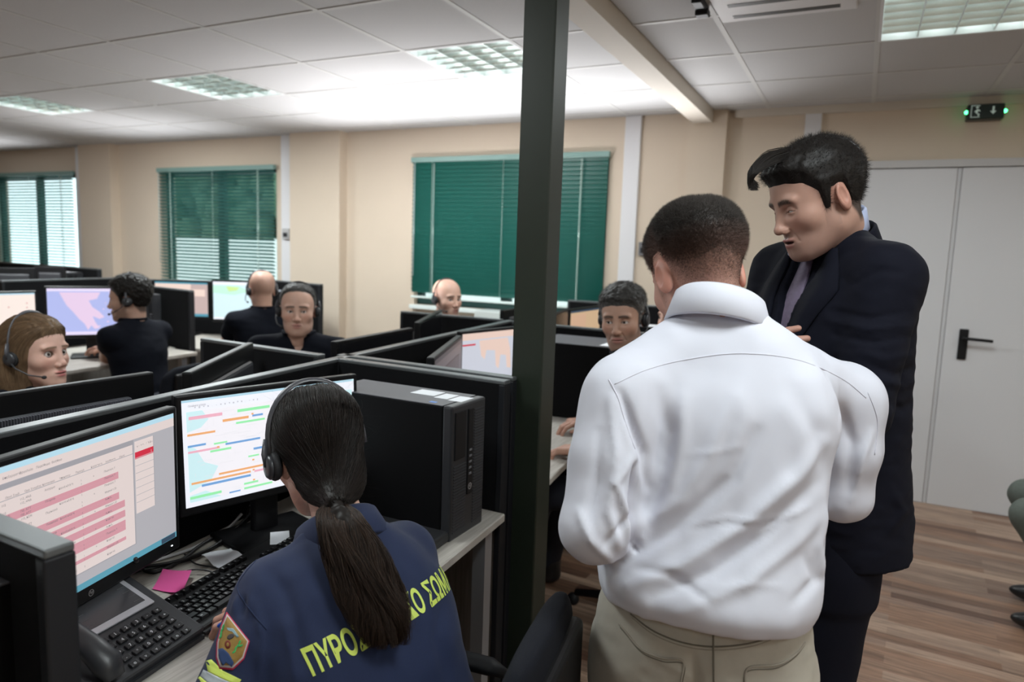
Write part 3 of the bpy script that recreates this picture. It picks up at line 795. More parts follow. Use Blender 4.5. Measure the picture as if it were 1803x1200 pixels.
def content_table(rect, txt, poly):
    rnd = random.Random(11)
    rect(0, 0, 1, .035, 1); rect(0, .035, 1, .10, 2); rect(0, .955, 1, 1, 3); rect(.90, .958, .99, .997, 4, 2)
    rect(0, .10, .745, .88, 2, 2); rect(0, .10, .745, .135, 7, 3); rect(0, .20, .745, .204, 7, 3); rect(.742, .10, .748, .88, 7, 3); rect(0, .877, .748, .884, 7, 3)
    rect(.755, .12, .865, .66, 2, 2); rect(.755, .20, .865, .25, 6, 3); rect(.865, .12, .868, .66, 7, 3)
    for k in range(6): rect(.755, .30+k*.055, .865, .303+k*.055, 7, 4)
    rect(.755, .24, .865, .246, 5, 4); txt('1', .845, .237, .03, 2, 5)
    for k in range(9): txt('x-+=./%&v'[k], .765+k*.011, .165, .022, 8, 5)
    menu = ['Αρχείο', 'Προβολή', 'Επεξεργασία', 'Εργαλεία', 'Παράθυρο', 'Βοήθεια']
    for k, s in enumerate(menu): txt(s, .02+k*.065, .075, .02, 8, 4)
    for k, s in enumerate(['Αριθμός 112', 'Αναφ.', 'Πηγή Συμβ.', 'Ώρα Έναρξης', 'Κατηγορία', 'Υποκατηγ.', 'Περιοχή', 'Κατάσταση', 'Διεύθυνση', 'Δήμος']): txt(s, .01+k*.073, .195, .018, 8, 4)
    names = ['Κλήση 112', '112master', 'pragget22', 'prager23', '112master', '112master', 'ΕΠΙΒ', '112master']
    r = 0
    for k in range(26):
        v = .235+k*.0247
        if k in (3, 4, 9, 10, 12, 13, 15, 16, 18, 19, 20, 23): rect(.0, v-.019, .66 if k < 12 else .69, v+.0055, 5, 3)
        txt(names[k % 8], .012, v, .019, 8, 4)
        if k % 3 != 1: txt('ΕΝΑΒ' if k % 2 else '112', .14, v, .019, 8, 4)
        if k % 4 != 2: txt(rnd.choice(['112_ΚΕΝ', 'ΠΒ_ΑΤΤ', 'ΕΝΑΒ_ΚΕΝ', '112_ΑΝΔ']), .21, v, .019, 8, 4)
        if k % 3 == 0: txt(rnd.choice(['Πληροφ.', 'Πυρκαγιά', 'Ατύχημα']), .31, v, .019, 8, 4)
        if k % 4 == 1: txt('Κοινή κλήση', .37, v, .019, 8, 4)
        if k % 3 != 0: txt('1', .47, v, .019, 8, 4)
        if k % 5 == 1: txt('x', .53, v, .019, 8, 4)
        if k % 2: txt(rnd.choice(['Μαρούσι 22', 'Αμπελ.', 'Κηφισιά', 'Πειραιώς 7']), .585, v, .019, 8, 4)
monitor_mats = [S_grey, S_sky, S_pinkw, S_blue, S_dk, S_pink, S_red, emis('screen_line', (.34, .33, .36), 1), S_txt]
monitor((-1.164, .535), (-1.284, 1.016), 1.15, .315, 'near monitor at the left showing a table of records with pink rows', content_table, monitor_mats, logo=True, botb=.030)

def content_map(rect, txt, poly):
    rect(0, 0, 1, .022, 1); rect(0, .022, 1, .10, 0, 1); rect(.02, .11, .985, .955, 2)
    rect(.985, .0, 1, .02, 3, 2)
    for k in range(16): txt('+o=x.-vz'[k % 8], .06+k*.022, .085, .03, 8, 3)
    txt('Προβολή χάρτη', .03, .065, .022, 8, 3)
    poly([(.02, .11), (.10, .11), (.13, .20), (.09, .27), (.02, .30)], 3)
    poly([(.02, .42), (.06, .46), (.10, .60), (.17, .66), (.13, .78), (.05, .84), (.02, .86)], 3)
    poly([(.42, .70), (.50, .60), (.55, .70), (.62, .56), (.70, .66), (.85, .70), (.90, .52), (.985, .45), (.985, .80), (.85, .84), (.60, .80), (.48, .78)], 3)
    poly([(.80, .11), (.985, .11), (.985, .32), (.90, .30), (.84, .22)], 3)
    poly([(.02, .89), (.10, .87), (.18, .955), (.02, .955)], 3)
    rnd = random.Random(3)
    for k in range(70):
        u, v = rnd.uniform(.04, .93), rnd.uniform(.14, .92); w = rnd.uniform(.02, .09)
        rect(u, v, min(u+w, .98), v+.004, 9, 3)
    for k in range(40):
        u, v = rnd.uniform(.04, .93), rnd.uniform(.14, .88); h = rnd.uniform(.02, .09); rect(u, v, u+.002, v+h, 9, 3)
    B = [(.03, .155, .20, .185, 7), (.28, .15, .46, .178, 4), (.20, .225, .34, .250, 5), (.36, .222, .42, .242, 6), (.27, .27, .43, .29, 4), (.56, .165, .66, .185, 6), (.60, .19, .645, .205, 6), (.62, .215, .82, .235, 4), (.62, .26, .84, .275, 7),
         (.02, .315, .16, .335, 5), (.02, .42, .11, .44, 6), (.15, .435, .22, .452, 4), (.21, .455, .40, .475, 6), (.02, .475, .18, .495, 7), (.13, .50, .24, .52, 4), (.46, .46, .56, .48, 6), (.58, .445, .63, .462, 6), (.64, .45, .69, .468, 5),
         (.575, .48, .63, .496, 4), (.36, .55, .58, .572, 6), (.46, .585, .68, .602, 4), (.72, .545, .86, .562, 4), (.33, .62, .39, .636, 4), (.17, .73, .44, .75, 5), (.03, .77, .34, .79, 5), (.08, .805, .34, .828, 6), (.36, .775, .60, .795, 7), (.30, .88, .38, .9, 4),
         (.02, .90, .18, .925, 4), (.22, .935, .28, .95, 6), (.30, .925, .46, .945, 4), (.62, .90, .68, .915, 4)]
    for a, b, c, d, m in B: rect(a, b, c, d, m, 5)
    for a, b in [(.355, .205), (.61, .225), (.165, .47), (.35, .66), (.35, .76), (.35, .86), (.62, .50), (.70, .49)]: rect(a, b, a+.012, b+.016, 5 if a < .5 else 4, 6)
map_mats = [S_white, S_sky, S_map, S_sea, S_green, S_or, S_bl2, S_pk2, S_txt, S_road]
monitor((-1.371, 1.080), (-1.233, 1.555), 1.15, .285, 'near monitor showing a coloured road map in front of the dark haired woman', content_map, map_mats, tilt=math.radians(-3), botb=.020)

tower((-1.118, 1.617), math.radians(-1.5), 'black computer tower with white labels on top, on the desk beside the pillar', L=.43, W=.172, Hh=.362,
      labels=[(.02, .098, .002, .060, M_label), (.108, .150, -.012, .050, M_label), (.158, .200, -.020, .044, M_label), (.13, .150, -.068, -.056, mat('blue_label', (.05, .2, .6), .5))])
tower((-1.10, .415), math.radians(178), 'black computer tower with a white label at the lower left corner of the view', L=.36, W=.15, Hh=.33, labels=[(-.16, -.04, -.05, .05, M_label)])
# ---- fair-haired woman's desk
monitor((-1.690, 1.25), (-1.700, .72), 1.152, .32, 'dark back of the fair haired woman monitor with ribbed vents', vents=True)
monitor((-1.935, 1.82), (-1.605, 1.285), 1.152, .32, 'slanted monitor seen from behind left of the partition crossing')
# ---- grey-haired man's desk
monitor((-1.715, 2.04), (-1.775, 2.63), 1.152, .32, 'monitor back just right of the grey haired man, over the partition')
monitor((-1.80, 2.72), (-2.10, 3.40), 1.168, .33, 'monitor seen edge on in front of the bald man by the blind')
# ---- right-of-pillar desk (seated man's)
def content_sea(rect, txt, poly):
    rect(0, 0, 1, .10, 1); rect(0, .16, .17, .185, 3, 4)
    poly([(.22, .12), (.62, .12), (.66, .30), (.68, .62), (.62, .60), (.60, .40), (.52, .38), (.50, .60), (.46, .55), (.44, .30), (.32, .28), (.30, .42), (.25, .36)], 1, 2)
content_mats = [emis('screen_pale_grey', (.60, .62, .70), 1), emis('screen_peach', (.80, .60, .52), 1), S_sea, S_red]
monitor((-1.545, 2.657), (-1.425, 3.17), 1.15, .33, 'monitor left of the pillar showing a pale map with peach land', content_sea, content_mats)
def content_brown(rect, txt, poly):
    rect(0, 0, 1, .06, 1); rect(.05, .2, .9, .6, 2, 2)
monitor((-1.235, 1.955), (-1.480, 2.56), 1.148, .30, 'slanted monitor with a dim brown screen left of the pillar map screen', content_brown,
        [mat('screen_dim_brown', (.05, .03, .027), .3, emit=(.055, .035, .032), estr=1), emis('screen_dim2', (.04, .03, .03), 1), emis('screen_dim3', (.06, .036, .033), 1)])
tower((-1.165, 3.19), math.radians(0), 'tall black computer tower with grey top right of the pillar', L=.42, W=.34, Hh=.352, labels=[(.12, .19, -.13, .0, M_label)])
# ---- back desks
def content_tan(rect, txt, poly):
    rect(0, 0, 1, .05, 1); rect(.02, .1, .5, .5, 2, 2)
monitor((-1.66, 4.25), (-1.635, 4.78), 1.15, .30, 'back monitor with a tan screen beside the curly haired man', content_tan, [emis('screen_tan', (.60, .42, .26), 1), S_dk, emis('screen_tan2', (.62, .40, .27), 1)])
monitor((-1.55, 3.72), (-1.66, 4.22), 1.16, .30, 'small dark monitor just right of the pillar at the back desk')
monitor((-1.93, 4.22), (-1.88, 3.68), 1.165, .28, 'black monitor back just left of the pillar below the green blind')
panel((-1.95, 4.95), (-.55, 4.90), 'low black partition at the back below the green blind', top=1.165)
tower((-1.00, 4.30), math.radians(-3), 'black tower with white top sheet behind the second seated person', L=.43, W=.17, Hh=.34, labels=[(-.18, .16, -.07, .07, M_label)])
mb = MB(); mb.box(-.22, .22, -.10, .10, 0, .30, bevel=.01)
o = mb.build('storage_box', mat('pale_grey_box', (.55, .6, .58), .6)); o.location = (-2.50, 4.98, .741)
tag(MB().box(-.55, .55, -.14, .14, 0, .72, bevel=.006).build('low_cabinet', mat('cabinet_grey', (.4, .4, .4), .6)), 'pale grey low cabinet under the green blind', 'cabinet').location = (-2.55, 4.975, 0)
tag(o, 'pale grey box standing under the green blind beside the bald man', 'box')

# ---- left pod (man with curly black hair)
def content_pale(rect, txt, poly):
    rect(0, 0, 1, .03, 1); rect(0, .96, 1, 1, 2)
    for k in range(4): rect(.90, .2+k*.09, .915, .22+k*.09, 3, 3)
    rect(.7, .27, .715, .29, 3, 3)
monitor((-4.63, 2.12), (-4.56, 2.63), 1.168, .33, 'far left monitor with a blank warm white screen', content_pale, [emis('screen_cream', (.90, .78, .72), 1), S_sky, S_blue, emis('screen_brown', (.4, .2, .2), 1)])
def content_greece(rect, txt, poly):
    rect(0, 0, 1, .06, 1); rect(0, .93, 1, 1, 1)
    rnd = random.Random(5)
    poly([(.14, .08), (.62, .08), (.58, .22), (.48, .26), (.52, .40), (.60, .50), (.66, .62), (.60, .66), (.52, .60), (.55, .74), (.60, .86), (.54, .88), (.50, .80), (.46, .90), (.42, .76), (.36, .66), (.30, .52), (.22, .36)], 2, 2)
    poly([(.72, .08), (1, .08), (1, .90), (.84, .80), (.76, .60), (.74, .40), (.80, .30)], 2, 2)
    for k in range(14):
        u, v = rnd.uniform(.5, .8), rnd.uniform(.3, .85); w = rnd.uniform(.01, .03); rect(u, v, u+w, v+w, 2, 2)
monitor((-4.545, 2.665), (-4.265, 3.07), 1.195, .33, 'monitor with a lilac and blue sea map, left of the black haired man', content_greece, [emis('screen_lilac_sea', (.45, .50, .85), 1), emis('screen_lilac', (.80, .72, .95), 1), emis('screen_pink_land', (.80, .62, .82), 1)])
A0, A1 = ad(338, 517, 4.93), ad(200, 499, 5.6)
panel(A1[:2], A0[:2], 'black partition behind the tower of the black haired man', top=1.165)
A2 = ad(0, 505, 4.75)
panel(A1[:2], A2[:2], 'black partition behind the far left pair of monitors', top=1.20)
tower((-4.66, 3.33), math.radians(-4), 'black computer tower behind the shoulder of the black haired man', L=.43, W=.18, Hh=.385, labels=[(-.1, .16, -.07, .07, M_label)])
desk([(-4.78, 1.9), (-4.03, 1.9), (-4.10, 3.42), (-4.92, 3.46)], 'pale oak desk of the man with black hair at the left')
# ---- second left pod (bald man seen from behind)
def content_ab(rect, txt, poly):
    rect(0, 0, 1, .05, 1); rect(0, .05, .68, .35, 2); rect(.70, .20, .95, .40, 2, 2); rect(0, .92, 1, 1, 3)
monitor(ad(270, 500, 5.75)[:2], ad(368, 494, 5.75)[:2], 1.185, .31, 'monitor with peach windows on its screen beyond the black haired man', content_ab, [emis('screen_mauve', (.55, .42, .40), 1), S_blue, emis('screen_peach2', (.85, .66, .58), 1), S_blue])
def content_map2(rect, txt, poly):
    rect(0, 0, 1, .07, 1); rect(0, .95, 1, 1, 1); poly([(.0, .1), (.5, .1), (.7, .25), (.4, .35), (0, .3)], 2); poly([(.25, .12), (.5, .14), (.45, .22), (.3, .25)], 3, 3)
monitor(ad(372, 496, 5.55)[:2], ad(470, 492, 5.60)[:2], 1.21, .33, 'monitor with a pale cyan map in front of the bald man seen from behind', content_map2, [emis('screen_cyan', (.66, .84, .90), 1), S_white, emis('screen_mint', (.55, .85, .70), 1), emis('screen_lime', (.6, .8, .3), 1)])
B0, B1 = ad(566, 499, 5.85), ad(478, 491, 6.3)
panel(B1[:2], B0[:2], 'black partition end in front of the wide pilaster', top=1.19)
panel(B1[:2], ad(262, 497, 6.1)[:2], 'black partition behind the monitors of the bald man seen from behind', top=1.17)
tower(((B0+B1)/2)[:2]-np.array([0, .13]), math.radians(-4), 'black computer tower behind the grey haired man', L=.40, W=.17, Hh=.375, labels=[(-.14, .12, -.07, .07, mat('grey_sheet', (.3, .32, .36), .6))])
desk([tuple(ad(265, 600, 6.0)[:2]), tuple(ad(300, 640, 5.1)[:2]), tuple(ad(600, 610, 5.1)[:2]), tuple(ad(590, 600, 5.7)[:2])], 'pale oak desk of the bald man seen from behind')
# ---- far left pod: towers and screens seen as a black mass under the first window
C0, C1 = ad(176, 474, 6.8), ad(0, 470, 7.8)
panel(C1[:2], C0[:2], 'black partition farthest left below the first window', top=1.215)
tower((C0*.78+C1*.22)[:2]-np.array([0, .15]), math.radians(0), 'black tower with a white top sheet, farthest left', L=.45, W=.17, Hh=.43, labels=[(-.1, .15, -.07, .07, M_label)])
monitor(ad(62, 474, 6.4)[:2], ad(-20, 474, 6.2)[:2], 1.22, .34, 'black monitor back under the first window, leftmost')
monitor(ad(116, 470, 6.5)[:2], ad(60, 470, 6.4)[:2], 1.235, .34, 'black monitor back under the first window, right one')
desk([tuple(ad(-60, 570, 6.2)[:2]), tuple(ad(190, 560, 6.3)[:2]), tuple(C0[:2]+np.array([0, -.03])), tuple(C1[:2]+np.array([0, -.03]))], 'grey oak desk farthest left below the first window')
# wall cable duct under the first window is hidden by the partitions

# ------------------------------------------------------------------ things on the near desk
# telephone
ang = math.radians(80)
def mk_phone():
    t = thing('desk_phone', 'black desk phone with silver framed display, on the near desk', 'telephone', (-1.175, .775, .741), math.radians(97))
    # local: x to its right, y towards its top, z up; front edge at -y
    tilt = math.radians(20)
    R = Matrix.Translation((0, -.11, .012)) @ Matrix.Rotation(tilt, 4, 'X')
    b = MB(); b.prism([(-.11, 0), (.11, 0), (.11, .008), (-.11, .008)], -.115, .11, 0, Matrix(((1, 0, 0, 0), (0, 0, 1, 0), (0, 1, 0, 0), (0, 0, 0, 1))))
    b.box(-.12, .115, 0, .235, -.012, .012, 0, R, bevel=.006); b.box(-.07, .07, .07, .10, 0, .062, bevel=.01)
    b.build('body', mat('phone_charcoal', (.028, .029, .033), .4), t)
    MB().box(-.052, .092, .108, .222, .012, .0165, 0, R, bevel=.002).build('silver_bezel', mat('phone_silver', (.50, .50, .54), .35, .35), t)
    MB().box(-.040, .080, .122, .205, .0165, .0175, 0, R).build('display', mat('phone_display', (.045, .045, .05), .25), t)
    ln = MB()
    for k in range(5):
        for x in (-.038, .062): ln.box(x, x+.016, .130+k*.015, .1306+k*.015, .0176, .0179, 0, R)
    ln.build('display_lines', mat('display_line', (.12, .12, .12), .4), t)
    kmat = mat('phone_key', (.016, .016, .018), .35); km = mat('key_legend', (.75, .77, .8), .5)
    legend = '123456789*0#'
    n = 0
    for r in range(5):
        for c in range(6):
            x = -.040+c*.0235; y = .088-r*.0185
            k = MB(); k.box(x-.0085, x+.0085, y-.006, y+.006, .012, .0175, 0, R, bevel=.002)
            o = k.build('key', kmat, t)
            lm = MB()
            s = legend[(r*3+c-1) % 12] if 1 <= c <= 3 and r < 4 else random.Random(r*7+c).choice(['o', '-', 'x', '+', 'v'])
            add_text(lm, s, R@Vector((x-.0025, y-.0035, .0178)), (1, 0, 0), (R.to_3x3()@Vector((0, 1, 0))), .009)
            lm.build('legend', km if not (r == 0 and c == 0) else mat('red_legend', (.6, .05, .05), .5), o)
    wm = MB()
    add_text(wm, 'AASTRA', R@Vector((-.050, .211, .0168)), (1, 0, 0), (R.to_3x3()@Vector((0, 1, 0))), .010, off=.01)
    add_text(wm, '6739i', R@Vector((.055, .211, .0168)), (1, 0, 0), (R.to_3x3()@Vector((0, 1, 0))), .008)
    wm.build('lettering', M_blk, t)
    hs = MB(); hs.tube([R@Vector((-.086, y, z)) for y, z in ((.005, .022), (.03, .036), (.07, .044), (.12, .046), (.17, .044), (.205, .036), (.228, .024))], [.016, .026, .022, .019, .022, .027, .016], 14, flat=.75)
    hs.build('handset', mat('phone_charcoal', (0, 0, 0)), t)
mk_phone()

# keyboard
def mk_keyboard(O, a, label, legends=True):
    t = thing('keyboard', label, 'keyboard', (O[0], O[1], .741), a)    # local x along its length, y towards its far edge
    MB().box(0, .455, 0, .160, 0, .016, bevel=.006).build('body', mat('keyboard_black', (.012, .012, .013), .35), t)
    MB().box(.02, .435, -.008, .016, .002, .010, bevel=.004).build('front_lip', mat('keyboard_black', (0, 0, 0)), t)
    ks = MB(); lg = MB(); rows = ['`1234567890-=', 'QWERTYUIOP[]', "ASDFGHJKL;'", 'ZXCVBNM,./']
    def key(x, y, w, s):
        V = []
        for z, q in ((.015, 0), (.0235, .0022)):
            V += [(x+q, y+q*.5, z), (x+w-q, y+q*.5, z), (x+w-q, y+.0165-q*1.2, z), (x+q, y+.0165-q*1.2, z)]
        ks.add(V, [(4, 5, 6, 7), (0, 1, 5, 4), (1, 2, 6, 5), (2, 3, 7, 6), (3, 0, 4, 7)])
        if legends: add_text(lg, s, (x+.004, y+.005, .0237), (1, 0, 0), (0, 1, 0), .0085)
    P = .0188
    for r, row in enumerate(rows):
        y = .095-r*.0185; x = .016+[.0, .028, .033, .042][r]
        if r: key(.016, y, [.0, .026, .031, .040][r], '>')
        for c in row: key(x, y, .0172, c); x += P
        key(x, y, .016+.2965-x if x < .29 else .0172, '<')
    y = .095-4*.0185; x = .016
    for w, s in ((.024, 'c'), (.021, 'w'), (.021, 'a'), (.115, ''), (.021, 'a'), (.021, 'w'), (.021, 'm'), (.03, 'c')): key(x, y, w, s); x += w+.0016
    for k in range(13): key(.016+k*.0205+(k > 0)*.012+(k > 4)*.006+(k > 8)*.006, .128, .0172, 'F')
    for r in range(5):
        for c in range(3):
            if r in (0, 1) or (r == 4) or (r == 3 and c == 1): key(.323+c*P, .095-r*.0185, .0172, '^')
        for c in range(4): key(.385+c*P-.0, .095-r*.0185, .0165, '789-456+123e0.'[(r*4+c) % 14])
    ks.build('keys', mat('key_black', (.010, .010, .011), .32), t)
    if legends: lg.build('key_legends', mat('key_legend', (0, 0, 0)), t)
    return t
mk_keyboard((-1.082, .882), math.radians(97), 'black keyboard under the hand of the woman in navy')

# pink sticky note, curling
def sheet(name, corners, z, mats, label, cat, curl=None, n=10, th=.0004):
    c = np.array(corners, float); O = c.mean(0); V = []; Fc = []
    for i in range(n+1):
        for j in range(n+1):
            u, v = i/n, j/n
            p = c[0]*(1-u)*(1-v)+c[1]*u*(1-v)+c[2]*u*v+c[3]*(1-u)*v
            V.append((p[0], p[1], z+(curl(u, v) if curl else 0)))
    Fc = [(i*(n+1)+j, (i+1)*(n+1)+j, (i+1)*(n+1)+j+1, i*(n+1)+j+1) for i in range(n) for j in range(n)]
    m = len(V); V2 = V+[(x, y, zz-th) for x, y, zz in V]
    Fc2 = Fc+[tuple(q+m for q in f[::-1]) for f in Fc]
    mb = MB(); mb.add(V2, Fc2, 0, True); o = mb.build(name, mats, base=(O[0], O[1], z)); return tag(o, label, cat)
sheet('sticky_note', [(-1.332, .980), (-1.250, .989), (-1.306, 1.061), (-1.375, 1.040)], .7415, mat('pink_note_paper', (.82, .10, .36), .7), 'pink sticky note curling on the desk above the phone', 'note', lambda u, v: .014*max(0, u-.3)**1.5+.012*v*v*(1-.3*u)+.001)
sheet('paper_slip', [(-1.365, 1.137), (-1.262, 1.108), (-1.250, 1.195), (-1.330, 1.237)], .745, mat('white_crumpled_paper', (.78, .80, .86), .75), 'crumpled white slip of paper above the keyboard', 'paper', lambda u, v: .004+.004*math.sin(7*u+2*v)*math.cos(5*v)+.008*abs(u-.5))
sheet('card', [(-1.262, 1.255), (-1.225, 1.285), (-1.285, 1.345), (-1.318, 1.312)], .7575, mat('white_card', (.80, .82, .87), .5), 'white card lying on the monitor foot by the collar of the woman', 'card')
# black closed case in front of the tower
mb = MB(); mb.box(-.12, .12, -.13, .13, 0, .028, bevel=.008)
o = mb.build('document_case', mat('matte_black_case', (.012, .012, .014), .5)); o.location = (-1.025, 1.425, .7412); o.rotation_euler = (0, 0, math.radians(2)); 
tag(o, 'flat black case lying on the desk in front of the labelled tower', 'case')
s = MB().box(-.012, .012, -.02, .02, 0, .0006).build('sticker', M_label, o); s.location = (.10, -.03, .028)

# cables
def cable(pts, r, m, label, name='cable'):
    P = [np.array(p, float) for p in pts]; out = []
    for i in range(len(P)-1):
        p0 = P[max(i-1, 0)]; p1 = P[i]; p2 = P[i+1]; p3 = P[min(i+2, len(P)-1)]
        for k in range(8):
            t = k/8; out.append(.5*((2*p1)+(p2-p0)*t+(2*p0-5*p1+4*p2-p3)*t*t+(3*p1-p0-3*p2+p3)*t**3))
    out.append(P[-1]); b = out[0]
    o = MB().tube(out, r, 8).build(name, m, base=tuple(b)); return tag(o, label, 'cable', 'cables on the near desk')
def dz(x, y, z=.745): p = az(x, y, z); return (p[0], p[1], z)
M_cab = mat('black_cable', (.012, .012, .013), .4); M_cabw = mat('white_cable', (.6, .6, .62), .4)
cable([dz(138, 1036), dz(230, 1008), dz(330, 985), dz(400, 950), dz(430, 918), dz(440, 890, .80)], .0035, M_cab, 'black cable running under the monitors past the sticky note')
cable([dz(135, 1030, .750), dz(200, 1004, .750), dz(300, 990, .752), dz(370, 965, .752), dz(415, 930, .752), dz(450, 895, .79)], .0042, M_cab, 'thicker black cable looping below the table monitor')
cable([ad(239, 984, 1.37), dz(248, 1000, .76), dz(275, 1006), dz(320, 985, .748), dz(360, 955), dz(420, 925), dz(452, 905, .77)], .0045, M_cab, 'black cable hanging from the lower edge of the table monitor')
cable([dz(140, 1026), dz(225, 1000), dz(300, 978), dz(345, 962), dz(400, 930), dz(425, 905, .76)], .0038, M_cabw, 'white cable lying among the black cables')
cable([dz(303, 1015, .744), dz(335, 1003, .752), dz(365, 1004, .752), dz(392, 1016, .744)], .0018, M_cab, 'thin black cable arching above the sticky note')
cable([dz(325, 975), dz(345, 992), dz(390, 1000), dz(407, 1005)], .002, M_cab, 'thin black cable under the paper slip')
cable([dz(388, 953), dz(420, 960), dz(450, 963)], .002, M_cab, 'thin black cable running to the monitor foot')
# the screen foot under the map monitor that shows beside the woman is the monitor's own stand
# blue pen in the hand
a = np.array(az(374, 1108, .752)); b = np.array(az(405, 1090, .80)); d = b-a
P = [a, a+d*.08, a+d*.1, a+d*1.2]
o = MB().tube(P, [.0035, .0042, .0042, .0042], 10).build('pen', mat('blue_pen_plastic', (.02, .10, .55), .3), base=tuple(a)); tag(o, 'blue pen held in the hand of the woman in navy', 'pen')
# ------------------------------------------------------------------ people: shared builders
def skin_mat(): return mat('skin', (.6, .4, .32), .48, attr=True, noise=(60, .06), bump=(350, .12, .0006), sss=.12, spec=.35)
def hair_mat(): return mat('hair', (.02, .015, .012), .50, attr=True, spec=.24, noise=(120, .25))
def eye_mats():
    return [mat('eye_white', (.62, .58, .56), .2), mat('iris_brown', (.045, .028, .018), .15), mat('pupil_black', (.003, .003, .003), .1)]

def hmat(loc, yaw, pitch=0.0, roll=0.0, s=1.0):
    """yaw: turn left from +Y; pitch: nod down; roll: tilt towards the right shoulder (degrees)"""
    return Matrix.Translation([float(q) for q in loc]) @ Matrix.Rotation(math.radians(yaw), 4, 'Z') @ Matrix.Rotation(math.radians(-pitch), 4, 'X') @ Matrix.Rotation(math.radians(roll), 4, 'Y') @ Matrix.Scale(s, 4)
def tf(M, V):
    A = np.array(M); return np.asarray(V)@A[:3, :3].T+A[:3, 3]

def cranium(P, g):
    d = ell((0, -.012, .040), (.0755*g['w'], .098, .090))(P)
    d = smin(d, ell((0, .030, .020), (.066*g['w'], .066, .085))(P), .03)
    d = smin(d, ell((.026, -.012, .062), (.044*g['w'], .078, .058))(np.stack([np.abs(P[:, 0]), P[:, 1], P[:, 2]], 1)), .03)
    return d
def head_sdf(g):
    w, jw, nz = g['w'], g['jaw'], g['nose']
    def f(P):
        A = P.copy(); A[:, 0] = np.abs(A[:, 0])          # the face is symmetric
        d = cranium(A, g)
        d = smin(d, ell((0, .047, -.030), (.058*w, .048, .070))(A), .03)               # mid face
        d = smin(d, cone((.043*jw, .006, -.058), (.017*jw, .068, -.098), .0185*jw, .0185)(A), .036)   # jaw line
        d = smin(d, ell((0, .079, -.101), (.024*jw, .018, .017))(A), .018)              # chin
        d = smin(d, ell((0, .055, -.075), (.040*jw, .033, .035))(A), .02)
        if g['jowl'] > 0: d = smin(d, ell((.022, .030, -.082), (.036*g['jowl'], .046, .026))(A), .03)
        d = smin(d, ell((.046*w, .058, -.022), (.020, .022, .020))(A), .022)           # cheekbone
        d = smin(d, ell((.028, .084, .027), (.026, .010, .009))(A), .014)              # brow
        d = smax(d, -ell((.033, .106, .004), (.020, .022, .014))(A), .014)             # eye socket
        d = smin(d, ell((.0315, .0765, .003), (.0150, .0150, .0145))(A), .004)         # lid ball
        op = g['eye']
        sl = np.stack([A[:, 0]-.0315, (A[:, 2]-.0025-.02*(A[:, 0]-.0315)+18*(A[:, 0]-.0315)**2*(1 if True else 0)*.25)], 1)
        eo = np.sqrt((sl[:, 0]/.0128)**2+(sl[:, 1]/(.0062*op))**2)
        slit = np.maximum((eo-1)*.0045, .080-A[:, 1])
        d = smax(d, -slit, .0015)
        # lid crease
        cr = np.abs(np.sqrt((sl[:, 0]/.0175)**2+((sl[:, 1]-.0015)/.0105)**2)-1)*.010
        d = d+np.where((A[:, 1] > .07) & (A[:, 2] > .003), .0011*np.exp(-(cr/.0018)**2), 0)
        # nose
        d = smin(d, cone((0, .092, .012), (0, .109*nz, -.028), .0075, .0100)(A), .011)
        d = smin(d, ell((0, .111*nz, -.033), (.0105, .0115, .0100))(A), .008)
        d = smin(d, ell((.0125, .102, -.037), (.0080, .0105, .0080))(A), .005)
        d = smax(d, -ell((.0065, .106, -.0455), (.0042, .0070, .0040))(A), .003)
        # mouth
        mo = g['mouth']
        d = smin(d, ell((0, .082, -.068), (.028, .016, .019))(A), .014)
        d = smin(d, ell((.006, .0965, -.0610+.0005*mo), (.0170, .0075, .0048))(A), .005)
        d = smin(d, ell((0, .0945, -.0720-.004*mo), (.0165, .0080, .0058))(A), .005)
        d = smax(d, -ell((0, .104, -.0662-.002*mo), (.0225, .016, .0012+.0036*mo))(A), .003)
        d = d+.0016*np.exp(-((A[:, 0]/.004)**2+((A[:, 2]+.0525)/.006)**2))*(A[:, 1] > .07)   # philtrum
        na = np.abs((A[:, 0]-.019)-(-.037-A[:, 2])*.45)                                      # nasolabial fold
        d = d+g['fold']*.0018*np.exp(-(na/.003)**2)*((A[:, 2] < -.036) & (A[:, 2] > -.068) & (A[:, 1] > .05))
        # ears
        e = ell((.0775*w, -.012, -.002), (.0085, .0185, .0315), Euler((math.radians(-8), 0, math.radians(-22))).to_matrix())(A)
        e = smax(e, -ell((.0860*w, -.009, .002), (.0065, .0105, .0200), Euler((math.radians(-8), 0, math.radians(-22))).to_matrix())(A), .003)
        e = smin(e, ell((.0745*w, .0005, -.006), (.006, .005, .007))(A), .004)
        d = smin(d, e, .005)
        # neck: leaves the skull backwards-down
        n0, n1 = g['neck0'], g['neck1']
        dn = cone(n0, n1, .052*g['nk'], .060*g['nk'])(P)
        d = smin(d, dn, .034)
        return d
    return f

HAIRLINE = dict(
    fade=([-.13, -.06, -.035, -.022, .012, .016, .030, .036, .060, .085, .11], [.004, .008, .022, .044, .044, .030, .022, .034, .062, .076, .080]),
    short=([-.13, -.06, -.035, -.022, .012, .016, .030, .036, .060, .085, .11], [-.075, -.070, -.030, .028, .030, -.018, -.020, .030, .062, .076, .080]),
    high=([-.13, -.06, -.035, -.022, .012, .016, .030, .036, .050, .070, .11], [-.070, -.060, -.020, .030, .030, -.010, -.010, .040, .085, .102, .115]))
def hair_mask(P, kind='short', soft=.006):
    xs, zs = HAIRLINE[kind]
    zh = np.interp(P[:, 1], xs, zs)
    # at the middle of the forehead the line follows the height only
    return np.clip((P[:, 2]-zh)/soft*.5+.5, 0, 1)

